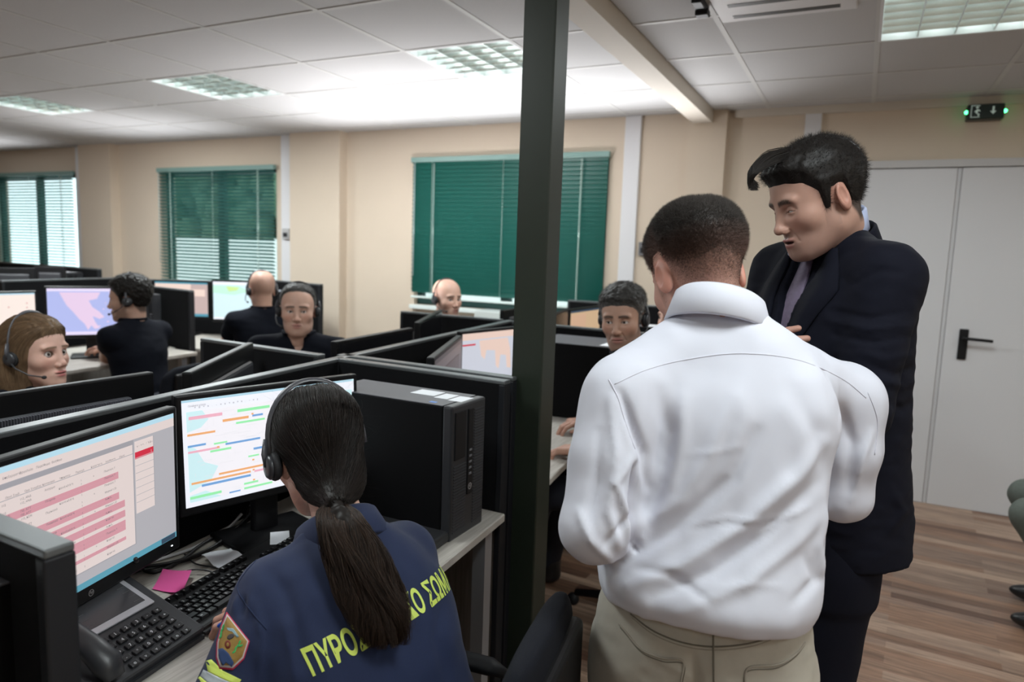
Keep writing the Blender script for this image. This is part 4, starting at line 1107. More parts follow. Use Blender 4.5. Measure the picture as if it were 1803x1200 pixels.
def head(g, M, root, body_parts, hair_parts):
    """adds the skin of the head to body_parts, the hair shell to hair_parts (world coordinates) and the eyes to the list returned"""
    f = head_sdf(g); h = g['h']
    n1 = np.array(g['neck1'])
    lo = np.minimum((-.10, -.125, -.135), n1-.075); hi = np.maximum((.10, .135, .14), n1+.075)
    V, Q = surface(f, lo, hi, h, 0)
    V = relax(V, Q, .25)
    N = vnormals(V, Q)
    C = np.tile(np.array(g['skin']), (len(V), 1))
    def mixc(m, c): m = np.clip(m, 0, 1)[:, None]; C[:] = C*(1-m)+np.array(c)*m
    A = V.copy(); A[:, 0] = np.abs(A[:, 0]); fr = A[:, 1] > .05
    sk = np.array(g['skin'])
    mixc(.35*np.exp(-(((A[:, 0]-.042)/.018)**2+((A[:, 2]+.028)/.02)**2))*fr, sk*(1.05, .72, .68))        # cheeks
    mixc(.3*np.exp(-((A[:, 0]/.012)**2+((A[:, 2]+.033)/.012)**2))*fr, sk*(1.0, .75, .7))                # nose tip
    mixc(.4*(A[:, 0] > .072)*(np.abs(A[:, 2]) < .035)*(np.abs(A[:, 1]+.01) < .03), sk*(1.02, .72, .68))   # ears
    if g['beard'] > 0:
        m = np.clip((-.042-A[:, 2]-.25*np.maximum(.03-A[:, 1], 0)*2)/.015, 0, 1)*np.clip((A[:, 1]+.005)/.02, 0, 1)*np.clip((A[:, 2]+.135)/.02, 0, 1)
        m = np.maximum(m, np.clip(1-np.abs(A[:, 0]-.066)/.02, 0, 1)*(A[:, 1] > -.0)*(A[:, 1] < .035)*(A[:, 2] < .0)*(A[:, 2] > -.06))
        mixc(m*g['beard'], sk*.42+np.array((.01, .01, .013)))
    lip = np.maximum(np.exp(-(((A[:, 0]-.004)/.019)**2+((A[:, 2]+.0605)/.0046)**2)**2), np.exp(-((A[:, 0]/.019)**2+((A[:, 2]+.0725+.004*g['mouth'])/.0058)**2)**2))*(A[:, 1] > .082)
    mixc(lip*.85, g['lip'])
    mixc(.85*(np.sqrt((A[:, 0]/.02)**2+((A[:, 2]+.0662+.002*g['mouth'])/(.0014+.0030*g['mouth']))**2) < 1)*(A[:, 1] > .07), (.05, .012, .010))
    # brows
    bz = .0275-.004*np.clip((A[:, 0]-.03)/.02, -1, 1)**2*(A[:, 0] > .03)+g['frown']*(-.20*np.clip(.026-A[:, 0], 0, .02)+.02*0)
    bm = np.exp(-((A[:, 2]-bz)/(.0046*g['brow']))**4)*np.clip((A[:, 0]-.009)/.003, 0, 1)*np.clip((.053-A[:, 0])/.008, 0, 1)*(A[:, 1] > .05)
    bm = bm*(.75+.25*vnoise(V, 600, 3))
    mixc(bm*1.15, g['hairc'])
    # lash line
    sl0 = A[:, 0]-.0315; sl1 = A[:, 2]-.0025-.02*sl0+4.5*sl0**2
    eo = np.sqrt((sl0/.0140)**2+(sl1/(.0074*g['eye']+.0008))**2)
    mixc(.75*np.exp(-((eo-1)/.14)**2)*(A[:, 1] > .07)*(sl1 > -.001), (.03, .018, .014))
    # scalp colour under the hair and stubble fade
    if g['hair'] and g['scalp'] > 0:
        m = hair_mask(V, 'short' if g['fade'] else g['hair'], .075 if g['fade'] else .008)*(A[:, 0] < .078*g['w'])*(f(V+N*.0) < .01)
        ear = ((A[:, 0]-.0775*g['w'])**2/.0125**2+(A[:, 1]+.012)**2/.024**2+(A[:, 2]+.002)**2/.036**2) < 1
        m = m*(~ear)*(V[:, 2] > -.078)
        if g['fade']: m = hair_mask(V-np.array((0, 0, .015)), 'short', .075)**1.5*(m > 0)*(.8+.35*vnoise(V, 700, 5))
        mixc(m*g['scalp'], g['hairc'])
    body_parts.append((tf(M, V), Q, np.clip(C, 0, 1)))
    if g['fade']:
        mm = hair_mask(V-np.array((0, 0, .012)), 'short', .085)**2.0*(~ear)*(A[:, 0] < .080*g['w'])*(V[:, 2] > -.080)*(V[:, 1] < .03)
        hair_parts.append(('stub', tf(M, V), N@np.array(M)[:3, :3].T, mm+.35*(mm > .02), np.tile(np.array(g['hairc']), (len(V), 1))))
    # hair shell
    if g['hair'] and g['thick'] > 0:
        def hf(P):
            A = P.copy(); A[:, 0] = np.abs(A[:, 0])
            m = hair_mask(P, g['hair'], .045 if g['fade'] else .020)
            top = np.clip((P[:, 2]-.02)/.08, 0, 1)
            t = g['thick']*(g['side']+(1-g['side'])*top)
            t = t+g['quiff']*np.clip((P[:, 1]-.02)/.06, 0, 1)*top
            dd = cranium(A, g)-(-.006+(t+.006)*m)
            S = P*np.array([1.0, .5, .7]) if g['comb'] else P
            return dd-g['messy']*(vnoise(S, g['clump'], 7)+.5*vnoise(S, g['clump']*2.1, 9))*m
        V2, Q2 = surface(hf, (-.12, -.14, -.09), (.12, .14, .18), max(h, .0028), 1)
        C2 = np.tile(np.array(g['hairc']), (len(V2), 1))
        if g['fade']:
            fm = np.clip(hair_mask(V2, g['hair'], .075)*1.5-.35, 0, 1)[:, None]; C2 = C2*fm+np.array(g['skin'])*.32*(1-fm)
        if g['grey'] > 0:
            gm = np.clip(g['grey']*(1.15-np.clip((V2[:, 2]-.01)/.075, 0, 1)), 0, 1)*(.6+.5*vnoise(V2, 260, 2)); C2 = C2*(1-gm[:, None])+gm[:, None]*np.array((.33, .32, .31))
        hair_parts.append((tf(M, V2), Q2, np.clip(C2, 0, 1)))
        if g['fuzz'] > 0:
            N2 = vnormals(V2, Q2); hair_parts.append(('fuzz', tf(M, V2), N2@np.array(M)[:3, :3].T, hair_mask(V2, g['hair'], .02), C2))
    # eyes
    eyes = []
    E_ = eye_mats()
    for s in (-1, 1):
        mb = MB(); c = np.array((s*.0315, .0770, .0030)); gz = np.array(g['gaze'], float); gz = gz/np.linalg.norm(gz)
        R = Vector((0, 0, 1)).rotation_difference(Vector(gz)).to_matrix()
        n, m = 20, 16; V3 = []; F3 = []; mi = []
        for j in range(m+1):
            t = math.pi*j/m
            t = [0, .13, .26, .36, .47][j] if j < 5 else .47+(math.pi-.47)*(j-4)/(m-4)
            for k in range(n):
                a = 2*math.pi*k/n; V3.append(np.array(R@Vector((.0122*math.sin(t)*math.cos(a), .0122*math.sin(t)*math.sin(a), .0122*math.cos(t))))+c)
        for j in range(m):
            for k in range(n):
                F3.append((j*n+k, (j+1)*n+k, (j+1)*n+(k+1) % n, j*n+(k+1) % n)); mi.append(2 if j < 2 else 1 if j < 4 else 0)
        mb.v = [tuple(q) for q in tf(M, np.array(V3))]; mb.f = F3; mb.m = mi; mb.sm = [True]*len(F3)
        eyes.append((mb, E_))
    return eyes

def params(**k):
    g = dict(w=1.0, jaw=1.0, nose=1.0, jowl=0, eye=1.0, mouth=0.0, fold=.6, nk=1.0, neck0=(0, -.025, -.06), neck1=(0, -.055, -.17), h=.0026, skin=(.50, .30, .225), lip=(.42, .17, .15),
             beard=.3, frown=0, brow=1.0, hair='short', hairc=(.018, .013, .010), scalp=.8, fade=False, thick=.012, side=.45, quiff=0, comb=False, messy=.0025, clump=120, grey=0, fuzz=2500, fuzzlen=.008, gaze=(0, 1, 0))
    g.update(k); return g

def fuzz_mesh(V, N, W, C, n, L, seed=1, width=.00035, down=.0):
    """thin tapering hairs on a surface (three-sided spikes)"""
    rg = np.random.default_rng(seed); w = np.clip(W-.35, 0, 1)
    if w.sum() <= 0: return None
    i = rng_choice(rg, w, n)
    p = V[i]+rg.normal(0, .0006, (n, 3)); nn = N[i]; j = rg.normal(0, .45, (n, 3)); d = nn+j; d[:, 2] -= down; d /= np.linalg.norm(d, axis=1)[:, None]
    a = np.cross(d, rg.normal(0, 1, (n, 3))); a /= np.linalg.norm(a, axis=1)[:, None]; b = np.cross(d, a)
    l = L*rg.uniform(.5, 1.25, n)[:, None]
    V0 = p-d*.002; P = np.stack([V0+a*width, V0-a*width*.5+b*width*.87, V0-a*width*.5-b*width*.87, p+d*l], 1).reshape(-1, 3)
    k = np.arange(n)*4
    T = np.concatenate([np.stack([k, k+1, k+3], 1), np.stack([k+1, k+2, k+3], 1), np.stack([k+2, k, k+3], 1)])
    return P, T, np.repeat(C[i]*rg.uniform(.7, 1.5, (n, 1)), 4, 0)
def rng_choice(rg, w, n): return rg.choice(len(w), n, p=w/w.sum())

def finish_hair(hair_parts, name, root, g, mat_=None):
    parts = []; T3 = []
    for hp in hair_parts:
        if isinstance(hp[0], str):
            r = fuzz_mesh(hp[1], hp[2], hp[3], hp[4], g['fuzz'], g['fuzzlen']) if hp[0] == 'fuzz' else fuzz_mesh(hp[1], hp[2], hp[3], hp[4], 42000, .0022, 9, .00022)
            if r: T3.append(r)
        else: parts.append(hp)
    if not parts: return None
    V, Q, C = join_parts(parts); o0 = len(V)
    if T3:
        # quads need one common face size: split quads into triangles
        T = np.concatenate([Q[:, [0, 1, 2]], Q[:, [0, 2, 3]]])
        for P, t, c in T3: T = np.concatenate([T, t+len(V)]); V = np.concatenate([V, P]); C = np.concatenate([C, np.clip(c, 0, 1)])
        return npmesh(name, V, T, mat_ or hair_mat(), root, C)
    return npmesh(name, V, Q, mat_ or hair_mat(), root, C)

# hands: local frame wrist at the origin, fingers along +y, palm facing -z, thumb on the +x side (mirror with side=-1)
def hand_geo(curl=.5, spread=.1, thumb=.5, h=.0026, s=1.0):
    sd = Sdf()
    sd.u(rbox((-.002, .045, 0), (.040, .047, .0145), .0135), 0)
    sd.u(cone((0, -.03, .0), (0, .03, 0), .025, .028, ((0, 0, 1), .72)), .02)
    F_ = [(.029, .093, .0095, (.042, .026, .020), .10), (.0095, .099, .0098, (.047, .030, .021), .02), (-.0115, .094, .0092, (.043, .028, .020), -.05), (-.031, .083, .0080, (.034, .021, .018), -.14)]
    for i, (x, y, r, ls, sp) in enumerate(F_):
        c = curl*(1+.12*i); p = np.array((x, y-.012, .001)); a = -.1; yaw_ = sp*(1+spread*3)
        for k, l in enumerate(ls):
            a += (c*.75, c*1.0, c*.7)[k]
            q = p+l*np.array((math.sin(yaw_)*math.cos(a), math.cos(yaw_)*math.cos(a), -math.sin(a)))
            sd.u(cone(p, q, r*(1-.08*k), r*(.93-.09*k)), .004 if k == 0 else .0025); p = q
    p = np.array((.022, .018, -.006)); q = np.array((.050, .048, -.012-.012*thumb)); sd.u(cone(p, q, .0155, .0115), .010)
    q2 = q+np.array((.012-.022*thumb, .030, -.008*thumb)); sd.u(cone(q, q2, .0112, .0102), .003)
    q3 = q2+np.array((.003-.024*thumb, .023, -.010*thumb)); sd.u(cone(q2, q3, .0100, .0082), .003)
    V, Q = sd.mesh((-.075, -.065, -.11), (.085, .215, .05), h, 1)
    return V*s, Q
def hand(M, side=1, skin=(.5, .3, .22), **k):
    V, Q = hand_geo(**k); V = V.copy(); V[:, 0] *= side
    if side < 0: Q = Q[:, ::-1]
    return tf(M, V), Q, np.array(skin)*(1.0, .93, .92)

def frame(o, y, z):
    """matrix with local +y along y and local +z near z"""
    y = Vector(y).normalized(); z = Vector(z); x = y.cross(z).normalized(); z = x.cross(y)
    return Matrix(((x.x, y.x, z.x, o[0]), (x.y, y.y, z.y, o[1]), (x.z, y.z, z.z, o[2]), (0, 0, 0, 1)))
def ik(S, W, l1, l2, pole):
    S, W, pole = [np.array(q, float) for q in (S, W, pole)]; d = W-S; D = np.linalg.norm(d)
    if D > (l1+l2)*.995: d = d/D; W = S+d*(l1+l2)*.995; D = (l1+l2)*.995
    else: d = d/D
    a = (l1*l1-l2*l2+D*D)/(2*D); hh = math.sqrt(max(l1*l1-a*a, 0)); p = pole-d*(pole@d); p /= np.linalg.norm(p)+1e-9
    return S+d*a+p*hh, W

def headset(M, g, side, label, grow=0.0, gtop=None, loc_s=1.0, band=(.07, .07, .08), both=True, mic=True):
    """side: +1 microphone at the wearer's right"""
    w = .0775*g['w']+.006+grow*.6
    base = M@Vector((0, -.01, 0))
    t = thing('headset', label, 'headset', tuple(base), 0, 'telephone headsets')
    Mi = Matrix.Translation(-Vector(base))@M
    def T(p): return Mi@Vector(p)
    bm = mat('headset_band', band, .35); pm = mat('headset_cushion', (.012, .012, .014), .7)
    top = .135+g['thick']+.002+(grow if gtop is None else gtop)
    pts = []
    for k in range(25):
        a = math.pi*k/24; pts.append(T(((w+.010)*math.cos(a)*(1 if abs(math.cos(a)) > .2 else 1), -.010, .010+(top-.010)*math.sin(a)**.8)))
    MB().tube(pts, .0055, 8, flat=.35).build('headband', bm, t)
    for s in ((-1, 1) if both else (side,)):
        c = MB(); R_ = Mi@Matrix.Translation((s*(w+.006), -.010, -.004))@Matrix.Rotation(s*math.pi/2, 4, 'Y')
        c.lathe([(.0, -.012), (.022, -.012), (.027, -.008), (.028, -.001), (.026, .003), (.0, .003)], 20, 0, R_); c.build('ear_cushion', pm, t)
        c = MB(); c.lathe([(.0, .002), (.024, .002), (.024, .008), (.019, .013), (.0, .014)], 20, 0, R_); c.build('ear_shell', mat('headset_shell', (.03, .031, .036), .35), t)
        MB().tube([T((s*(w+.012), -.010, .050)), T((s*(w+.018), -.010, .022)), T((s*(w+.016), -.010, -.002))], [.006, .008, .008], 8, flat=.5).build('ear_arm', bm, t)
    if mic:
        s = side
        P = [T((s*(w+.016), -.005, -.012)), T((s*(w+.018), .02, -.035)), T((s*(w+.008), .06, -.058)), T((s*(w-.018), .095, -.070))]
        MB().tube(P, [.0032, .0026, .0024, .0024], 6).build('microphone_boom', mat('headset_boom', (.04, .04, .045), .4), t)
        MB().sphere(P[-1], .0065, 10, 8, 0, None, (1, 1.3, 1)).build('microphone', pm, t)
    return t

M_polo = mat('black_polo_cotton', (.0045, .0055, .010), .92, spec=.15, noise=(90, .2), bump=(500, .35, .0008))
M_trou = mat('dark_trousers', (.010, .011, .020), .85, noise=(90, .2), bump=(400, .3, .001))
M_shoe = mat('black_shoe_leather', (.010, .010, .011), .35)

def seated(label, hpos, hyaw, g, byaw, lean=12, hpitch=0, hroll=0, Lh=None, Rh=None, sh=.185, girth=1.0, legs=True, seat=True, cloth=None, hs=None, hs_label='', tag_group=None, hseat=.47, vox=.011, sleeve=.5, hands=True, offs=(.02, .115), chairlab=None, extra=None, curl=.45, tuck=.06, hgrow=0):
    """a person on a chair. hpos: ear centre in the world, byaw: torso facing; Lh/Rh: wrist targets"""
    cloth = cloth or M_polo
    M = hmat(hpos, hyaw, hpitch, hroll)
    F = np.array([-math.sin(math.radians(byaw)), math.cos(math.radians(byaw)), 0]); Rr = np.array([F[1], -F[0], 0]); Z = np.array([0, 0, 1.0])
    ln = math.radians(lean); U = Z*math.cos(ln)+F*math.sin(ln); Fd = F*math.cos(ln)-Z*math.sin(ln)
    N0 = np.array(hpos)-Z*offs[1]-F*offs[0]                               # base of the neck
    Hp = N0-U*.50
    dz_ = hseat+.10-Hp[2]
    root = thing('person', label, 'person', (float(Hp[0]), float(Hp[1]), 0), math.radians(byaw), tag_group)
    Mi = np.array(M.inverted()); n1 = tf(M.inverted(), [N0-U*.02+F*.0])[0]; g['neck1'] = tuple(n1)
    bp, hp = [], []
    eyes = head(g, M, root, bp, hp)
    # clothes
    s = Sdf(); L = .50+max(0, -dz_)*0+max(0, Hp[2]-hseat-.08)
    S = {}
    for sd, nm in ((-1, 'L'), (1, 'R')): S[nm] = N0-U*.078+Rr*sd*sh+Fd*.0
    keys = [(-L-.02, 0, .0, .165*girth, .115*girth), (-L+.10, 0, .01, .160*girth, .115*girth), (-.30, 0, .012, .160*girth, .108*girth), (-.16, 0, .005, sh*.98, .108), (-.07, 0, -.002, sh*.86, .085), (-.015, 0, -.002, .085, .065), (.01, 0, 0, .055, .055)]
    s.u(loft(keys, N0, Rr, Fd, U, 2.3)); arms = []
    for nm, sd, W in (('L', -1, Lh), ('R', 1, Rh)):
        if W is None: W = N0+F*.40+Rr*sd*.14-Z*.38
        E, W = ik(S[nm], W, .285, .255, -Z*.8+Rr*sd*.6-F*.2)
        arms.append((nm, sd, S[nm], E, W))
        s.u(cone(N0-U*.036+Rr*sd*.05, S[nm], .046, .054), .05)
        e = S[nm]+(E-S[nm])*sleeve
        s.u(cone(S[nm], e, .056, .054), .03)
    if sleeve < .9:
        for nm, sd, S_, E, W in arms:
            e = S_+(E-S_)*sleeve; ax = (E-S_)/np.linalg.norm(E-S_)
            s.sub(lambda P, e=e, ax=ax: np.where(np.linalg.norm(P-e, axis=1) < .11, .004-(P-e)@ax, .2), .002)
    s.disp(lambda P: .004*vnoise(P, 14, 3)+.0025*vnoise(P*np.array([1, 1, 2.2]), 30, 4))
    # open neck
    s.sub(cone(N0+U*.005-Fd*.004, N0+U*.09+Fd*.02, .054*g['nk'], .062*g['nk']), .006)
    s.sub(ell(N0+Fd*.075-U*.03, (.026, .05, .05)), .01)
    lo = np.minimum.reduce([Hp-.28, N0-.32]+[a[2]-.1 for a in arms]+[a[3]-.08 for a in arms]); hi = np.maximum.reduce([Hp+.28, N0+np.array([.32, .32, .09])]+[a[2]+.1 for a in arms]+[a[3]+.08 for a in arms]); lo[2] = min(Hp[2]-.05, N0[2]-L-.05); hi[2] = N0[2]+.10
    V, Q = s.mesh(lo, hi, vox, 1)
    shirt = npmesh('shirt', V, Q, cloth, root)
    # collar
    c = MB(); pts = []
    for k in range(15):
        a = math.radians(-150+300*k/14); pts.append(N0+U*(.012+.018*math.cos(a)*-.6)+Rr*math.sin(a)*.064*g['nk']*1.02-Fd*math.cos(a)*.062*g['nk']*1.02-U*.012*(abs(a) > 2.2)+Fd*.004)
    c.tube(pts, [.006]+[.013]*13+[.007], 8, flat=.6); c.build('collar', cloth, root, True)
    # skin of arms, hands and trunk in the same mesh as the head
    a_ = Sdf(); a_.u(loft([(-.46, 0, 0, .12, .075), (-.1, 0, 0, .13, .07), (-.03, 0, 0, .07, .05), (.02, 0, 0, .045, .045)], N0, Rr, Fd, U, 2))
    for nm, sd, S_, E, W in arms:
        a_.u(cone(N0-U*.05, S_, .04, .046), .02); a_.u(cone(S_, E, .048, .040), .01); a_.u(cone(E, E+(W-E)*.35, .042, .043), .012); a_.u(cone(E+(W-E)*.35, W, .043, .027), .012)
    V, Q = a_.mesh(lo-.35*np.array([1, 1, .3]), hi+.35*np.array([1, 1, 0]), .009, 1)
    bp.append((V, Q, np.array(g['skin'])))
    if hands:
        for nm, sd, S_, E, W in arms:
            d = (W-E)/np.linalg.norm(W-E); d2 = d.copy(); d2[2] *= .3; d2 /= np.linalg.norm(d2)
            bp.append(hand(frame(W, d2, Z), -sd, g['skin'], curl=curl, h=.0035))
    V, Q, C = join_parts(bp); body = npmesh('body', V, Q, skin_mat(), root, C)
    for mb, E_ in eyes: mb.build('eye', E_, body, True)
    if g['hair'] and g['thick'] > 0: finish_hair(hp, 'hair', root, g)
    if legs:
        t = Sdf(); K = []
        for sd in (-1, 1):
            hipj = Hp+Rr*sd*.09-U*.03; hipj[2] = hseat+.09; kn = hipj+F*.40+Rr*sd*.07-Z*.02; an = kn+F*tuck-Z*(kn[2]-.10)
            t.u(cone(hipj, kn, .088, .064), .05 if len(t.it) else 0); t.u(cone(kn, an, .064, .052), .03); K.append((kn, an))
        t.u(ell(Hp*np.array([1, 1, 0])+Z*(hseat+.10), (.17, .17, .10)), .05)
        t.disp(lambda P: .004*vnoise(P, 16, 8))
        lo = np.min([k for q in K for k in q]+[Hp], 0)-.2; hi = np.max([k for q in K for k in q]+[Hp], 0)+.2; lo[2] = .06; hi[2] = hseat+.25
        V, Q = t.mesh(lo, hi, .011, 1); npmesh('trousers', V, Q, legs if not isinstance(legs, bool) else M_trou, root)
        for kn, an in K:
            e = Sdf(); e.u(ell((0, .085, .038), (.045, .135, .040))).u(cone((0, -.01, .05), (0, -.01, .10), .042, .045), .03); e.isect(lambda P: .002-P[:, 2], .004)
            V, Q = e.mesh((-.08, -.1, -.01), (.08, .25, .15), .006, 1)
            npmesh('shoe', tf(frame((an[0], an[1], 0), F, Z), V), Q, M_shoe, root)
    if hs is not None: headset(M, g, hs, hs_label, grow=hgrow, gtop=hgrow*.4)
    if seat: chair((Hp[0]-F[0]*.02, Hp[1]-F[1]*.02), math.radians(byaw), chairlab or 'black office chair under the '+label.split(',')[0].split(' seen ')[0].split(' looking ')[0], seat_h=hseat, bh=.55)
    return root, M, N0, (F, Rr, U, Fd)
# ------------------------------------------------------------------ helpers for clothes that must follow a surface
from mathutils.bvhtree import BVHTree
def bvh(V, Q): return BVHTree.FromPolygons([tuple(v) for v in V], [tuple(int(i) for i in q) for q in Q])
def hit_px(T, x, y, off=.0005):
    o = Vector(_C); d = Vector(ray(x, y)).normalized(); r = T.ray_cast(o, d)
    return None if r[0] is None else np.array(r[0]-d*off)
def catmull(pts, n=6):
    P = [np.array(p, float) for p in pts]; out = []
    for i in range(len(P)-1):
        p0 = P[max(i-1, 0)]; p1 = P[i]; p2 = P[i+1]; p3 = P[min(i+2, len(P)-1)]
        for k in range(n):
            t = k/n; out.append(.5*((2*p1)+(p2-p0)*t+(2*p0-5*p1+4*p2-p3)*t*t+(3*p1-p0-3*p2+p3)*t**3))
    out.append(P[-1]); return out
def seam(T, px, r, name, m, root, flat=.6):
    """a thin stitched seam lying on a garment"""
    P = [hit_px(T, *p, off=r*.3) for p in catmull(px, 8)]; P = [p for p in P if p is not None]
    if len(P) > 1: return MB().tube(P, r, 6, flat=1).build(name, m, root, True)

def garment(name, sdf, lo, hi, h, m, root, S=None, iters=1, col=None):
    V, Q = sdf.mesh(lo, hi, h, iters)
    if S:
        N = vnormals(V, Q); V = strokes(V, N, S); V = relax(V, Q, .25)
    o = npmesh(name, V, Q, m, root, col); return o, V, Q

def strand_mesh(paths, rad, cols, n=3, taper=True):
    """paths: (k, m, 3) array of hair centre lines -> triangles"""
    k, m, _ = paths.shape
    t = np.gradient(paths, axis=1); t /= np.linalg.norm(t, axis=2)[..., None]+1e-9
    a = np.cross(t, np.array([.31, .52, .79])); a /= np.linalg.norm(a, axis=2)[..., None]+1e-9; b = np.cross(t, a)
    r = rad[:, None]*(np.linspace(1, .25, m)[None] if taper else np.ones((1, m)))
    ring = [paths+r[..., None]*(math.cos(2*math.pi*j/n)*a+math.sin(2*math.pi*j/n)*b) for j in range(n)]
    V = np.stack(ring, 2).reshape(-1, 3)                      # k, m, n
    i = np.arange(k)[:, None, None]*m*n+np.arange(m-1)[None, :, None]*n+np.arange(n)[None, None]
    j = np.arange(k)[:, None, None]*m*n+np.arange(m-1)[None, :, None]*n+(np.arange(n)[None, None]+1) % n
    Q = np.stack([i, j, j+n, i+n], -1).reshape(-1, 4)
    return V, Q, np.repeat(cols, m*n, 0)

# ------------------------------------------------------------------ seated people in the room
SK = (.52, .31, .235)
def cast_seated():
    # fair-haired woman at the left
    g = params(w=.95, jaw=.86, nose=.97, eye=1.55, fold=.25, beard=0, hair=None, thick=.012, skin=(.60, .37, .30), lip=(.50, .13, .14), hairc=(.15, .095, .055), h=.0020, gaze=(.30, 1, .16), nk=.82, brow=.75)
    root, M, N0, fr = seated('woman with long fair brown hair and a headset, face turned up to the right', ad(64, 624, 2.5), -76, g, -88, 8, hpitch=-4, girth=.85, sh=.165, hs=1, hs_label='headset worn by the fair haired woman at the left', hgrow=.012)
    long_hair(root, M, g, 'fair')
    # man with curly black hair in profile
    g = params(h=.0028, hairc=(.012, .010, .009), messy=.004, clump=90, thick=.020, side=.6, beard=.55, skin=(.46, .28, .21), fuzz=3000, fuzzlen=.012)
    seated('man in a black polo with black hair and headset, seen in profile facing left', ad(229, 528, 4.0), 128, g, 100, 10, hpitch=4, hs=-1, hs_label='headset worn by the black haired man in profile', band=None) if False else \
        seated('man in a black polo with black hair and headset, seen in profile facing left', ad(229, 528, 4.0), 128, g, 100, 10, hpitch=4, hs=-1, hs_label='headset worn by the black haired man in profile', Lh=az(195, 628, .79), Rh=az(172, 618, .79))
    # bald man from behind
    g = params(h=.003, hair='short', thick=0, scalp=.22, fade=True, hairc=(.05, .035, .028), beard=.2, skin=(.55, .33, .25))
    seated('bald man in a black polo seen from behind at the second row of screens', ad(461, 512, 4.7), 64, g, 58, 10, hpitch=6, hs=-1, hs_label='headset worn by the bald man seen from behind')
    # grey-haired man looking over
    g = params(h=.0024, hair='high', thick=.007, side=.4, grey=.65, hairc=(.030, .027, .025), beard=.25, jaw=1.08, w=1.04, jowl=.9, skin=(.55, .34, .265), gaze=(-.12, 1, .02), fuzz=2500, fuzzlen=.005, nk=1.12, brow=.9, eye=.9)
    seated('heavyset man with short grey hair, headset and black polo looking towards the camera', ad(525, 547, 3.5), -141, g, -150, 6, girth=1.12, sh=.20, hs=1, hs_label='headset worn by the heavyset grey haired man')
    # bald man by the green blind
    g = params(h=.0028, hair='short', thick=0, scalp=.15, fade=True, hairc=(.06, .045, .035), beard=.35, jaw=.95, skin=(.58, .36, .28), gaze=(.3, 1, 0))
    seated('bald man with headset sitting in front of the green blind', ad(787, 527, 4.6), -114, g, -85, 8, hs=1, hs_label='headset worn by the bald man by the green blind')
    # man with curly grey and black hair right of the pillar
    g = params(h=.0022, hair='short', thick=.016, side=.45, grey=.75, messy=.0045, clump=95, hairc=(.020, .018, .017), beard=.6, jaw=1.02, fold=1.3, skin=(.46, .275, .205), gaze=(.22, 1, .05), fuzz=6000, fuzzlen=.010, brow=1.15, eye=.8, frown=.6)
    seated('man with curly dark greying hair and headset, right of the pillar, looking at the camera', ad(1097, 562, 2.83), -178, g, 92, 12, hpitch=6, hroll=4, legs=True, hs=-1, hs_label='headset worn by the man with curly greying hair',
           Rh=az(1036, 742, .785), Lh=az(1024, 792, .785), curl=.55)
    # second person behind him, mostly hidden
    g = params(h=.003, beard=.0, hair='short', hairc=(.02, .014, .011), skin=(.56, .34, .27), w=.96, jaw=.9)
    seated('person with dark hair half hidden behind the ear of the man in white', ad(1192, 562, 3.8), 140, g, 90, 8, chairlab='black office chair of the half hidden person at the back')
    # person at the right edge: only a knee and a shoe are in view
    g = params(h=.0032, beard=.2)
    kn = ad(1806, 935, 2.95); a8 = math.radians(82); F8 = np.array((-math.sin(a8), math.cos(a8))); R8 = np.array((F8[1], -F8[0])); h8 = kn[:2]-F8*.328+R8*.16
    seated('seated person in grey green trousers at the right edge, only knee and shoe in view', (h8[0], h8[1], 1.22), 85, g, 82, 6, tuck=-.20, legs=mat('grey_green_trousers', (.10, .115, .10), .85, noise=(90, .2)), hseat=.42, Lh=(h8[0]+.02, h8[1]-.12, .66), Rh=(h8[0]+.02, h8[1]+.2, .66))

def long_hair(root, M, g, kind):
    """shoulder-length hair brushed back from the face, as a shell and thousands of strands"""
    rg = np.random.default_rng(12)
    def hf(P):
        A = P.copy(); A[:, 0] = np.abs(A[:, 0])
        zh = np.interp(P[:, 1], [-.13, -.02, .02, .045, .065, .085, .11], [-.20, -.20, -.05, .035, .064, .078, .080])
        m = np.clip((P[:, 2]-zh)/.02*.5+.5, 0, 1)
        d = smin(cranium(A, g), ell((.035, -.045, -.055), (.046, .055, .12))(A), .04)
        d = smax(d, -(P[:, 2]+.17), .02)
        d = d-(-.006+.019*m)
        return d-.0022*vnoise(P*np.array([1, .35, .35]), 130, 4)*m
    V, Q = surface(hf, (-.13, -.15, -.20), (.13, .14, .16), .003, 1)
    C = np.array(g['hairc'])[None]*(1+.35*vnoise(V*np.array([1, .2, .3]), 160, 6))[:, None]
    base = (tf(M, V), Q, np.clip(C, 0, 1))
    N = vnormals(V, Q); w = (hair_sel(V) > 0)*1.0
    n = 5200; i = rng_choice(rg, w, n); p = V[i]+N[i]*.001; paths = [p]
    for k in range(9):
        q = paths[-1]; flow = np.stack([q[:, 0]*.8, -(.6+0*q[:, 0])*np.clip((q[:, 2]+.02)/.08, 0, 1), -(1.15-np.clip(q[:, 2]/.13, 0, 1))], 1)
        c = np.array((0, -.01, .03)); nn = (q-c)*np.array([1, .8, .7]); nn /= np.linalg.norm(nn, axis=1)[:, None]
        flow -= nn*(flow*nn).sum(1)[:, None]*(q[:, 2] > -.02)[:, None]; flow /= np.linalg.norm(flow, axis=1)[:, None]+1e-9
        q2 = q+flow*.013
        h = hf(q2); q2 = q2-nn*np.where(q2[:, 2] > -.12, h-.0012, 0)[:, None]; paths.append(q2)
    paths = np.stack(paths, 1)+rg.normal(0, .0005, (n, 1, 3))
    cc = np.array(g['hairc'])[None]*rg.uniform(.7, 2.1, (n, 1))
    V2, Q2, C2 = strand_mesh(paths, rg.uniform(.00025, .0006, n), np.clip(cc, 0, 1))
    Va, Qa, Ca = join_parts([base, (tf(M, V2), Q2, C2)])
    npmesh('hair', Va, Qa, hair_mat(), root, Ca)
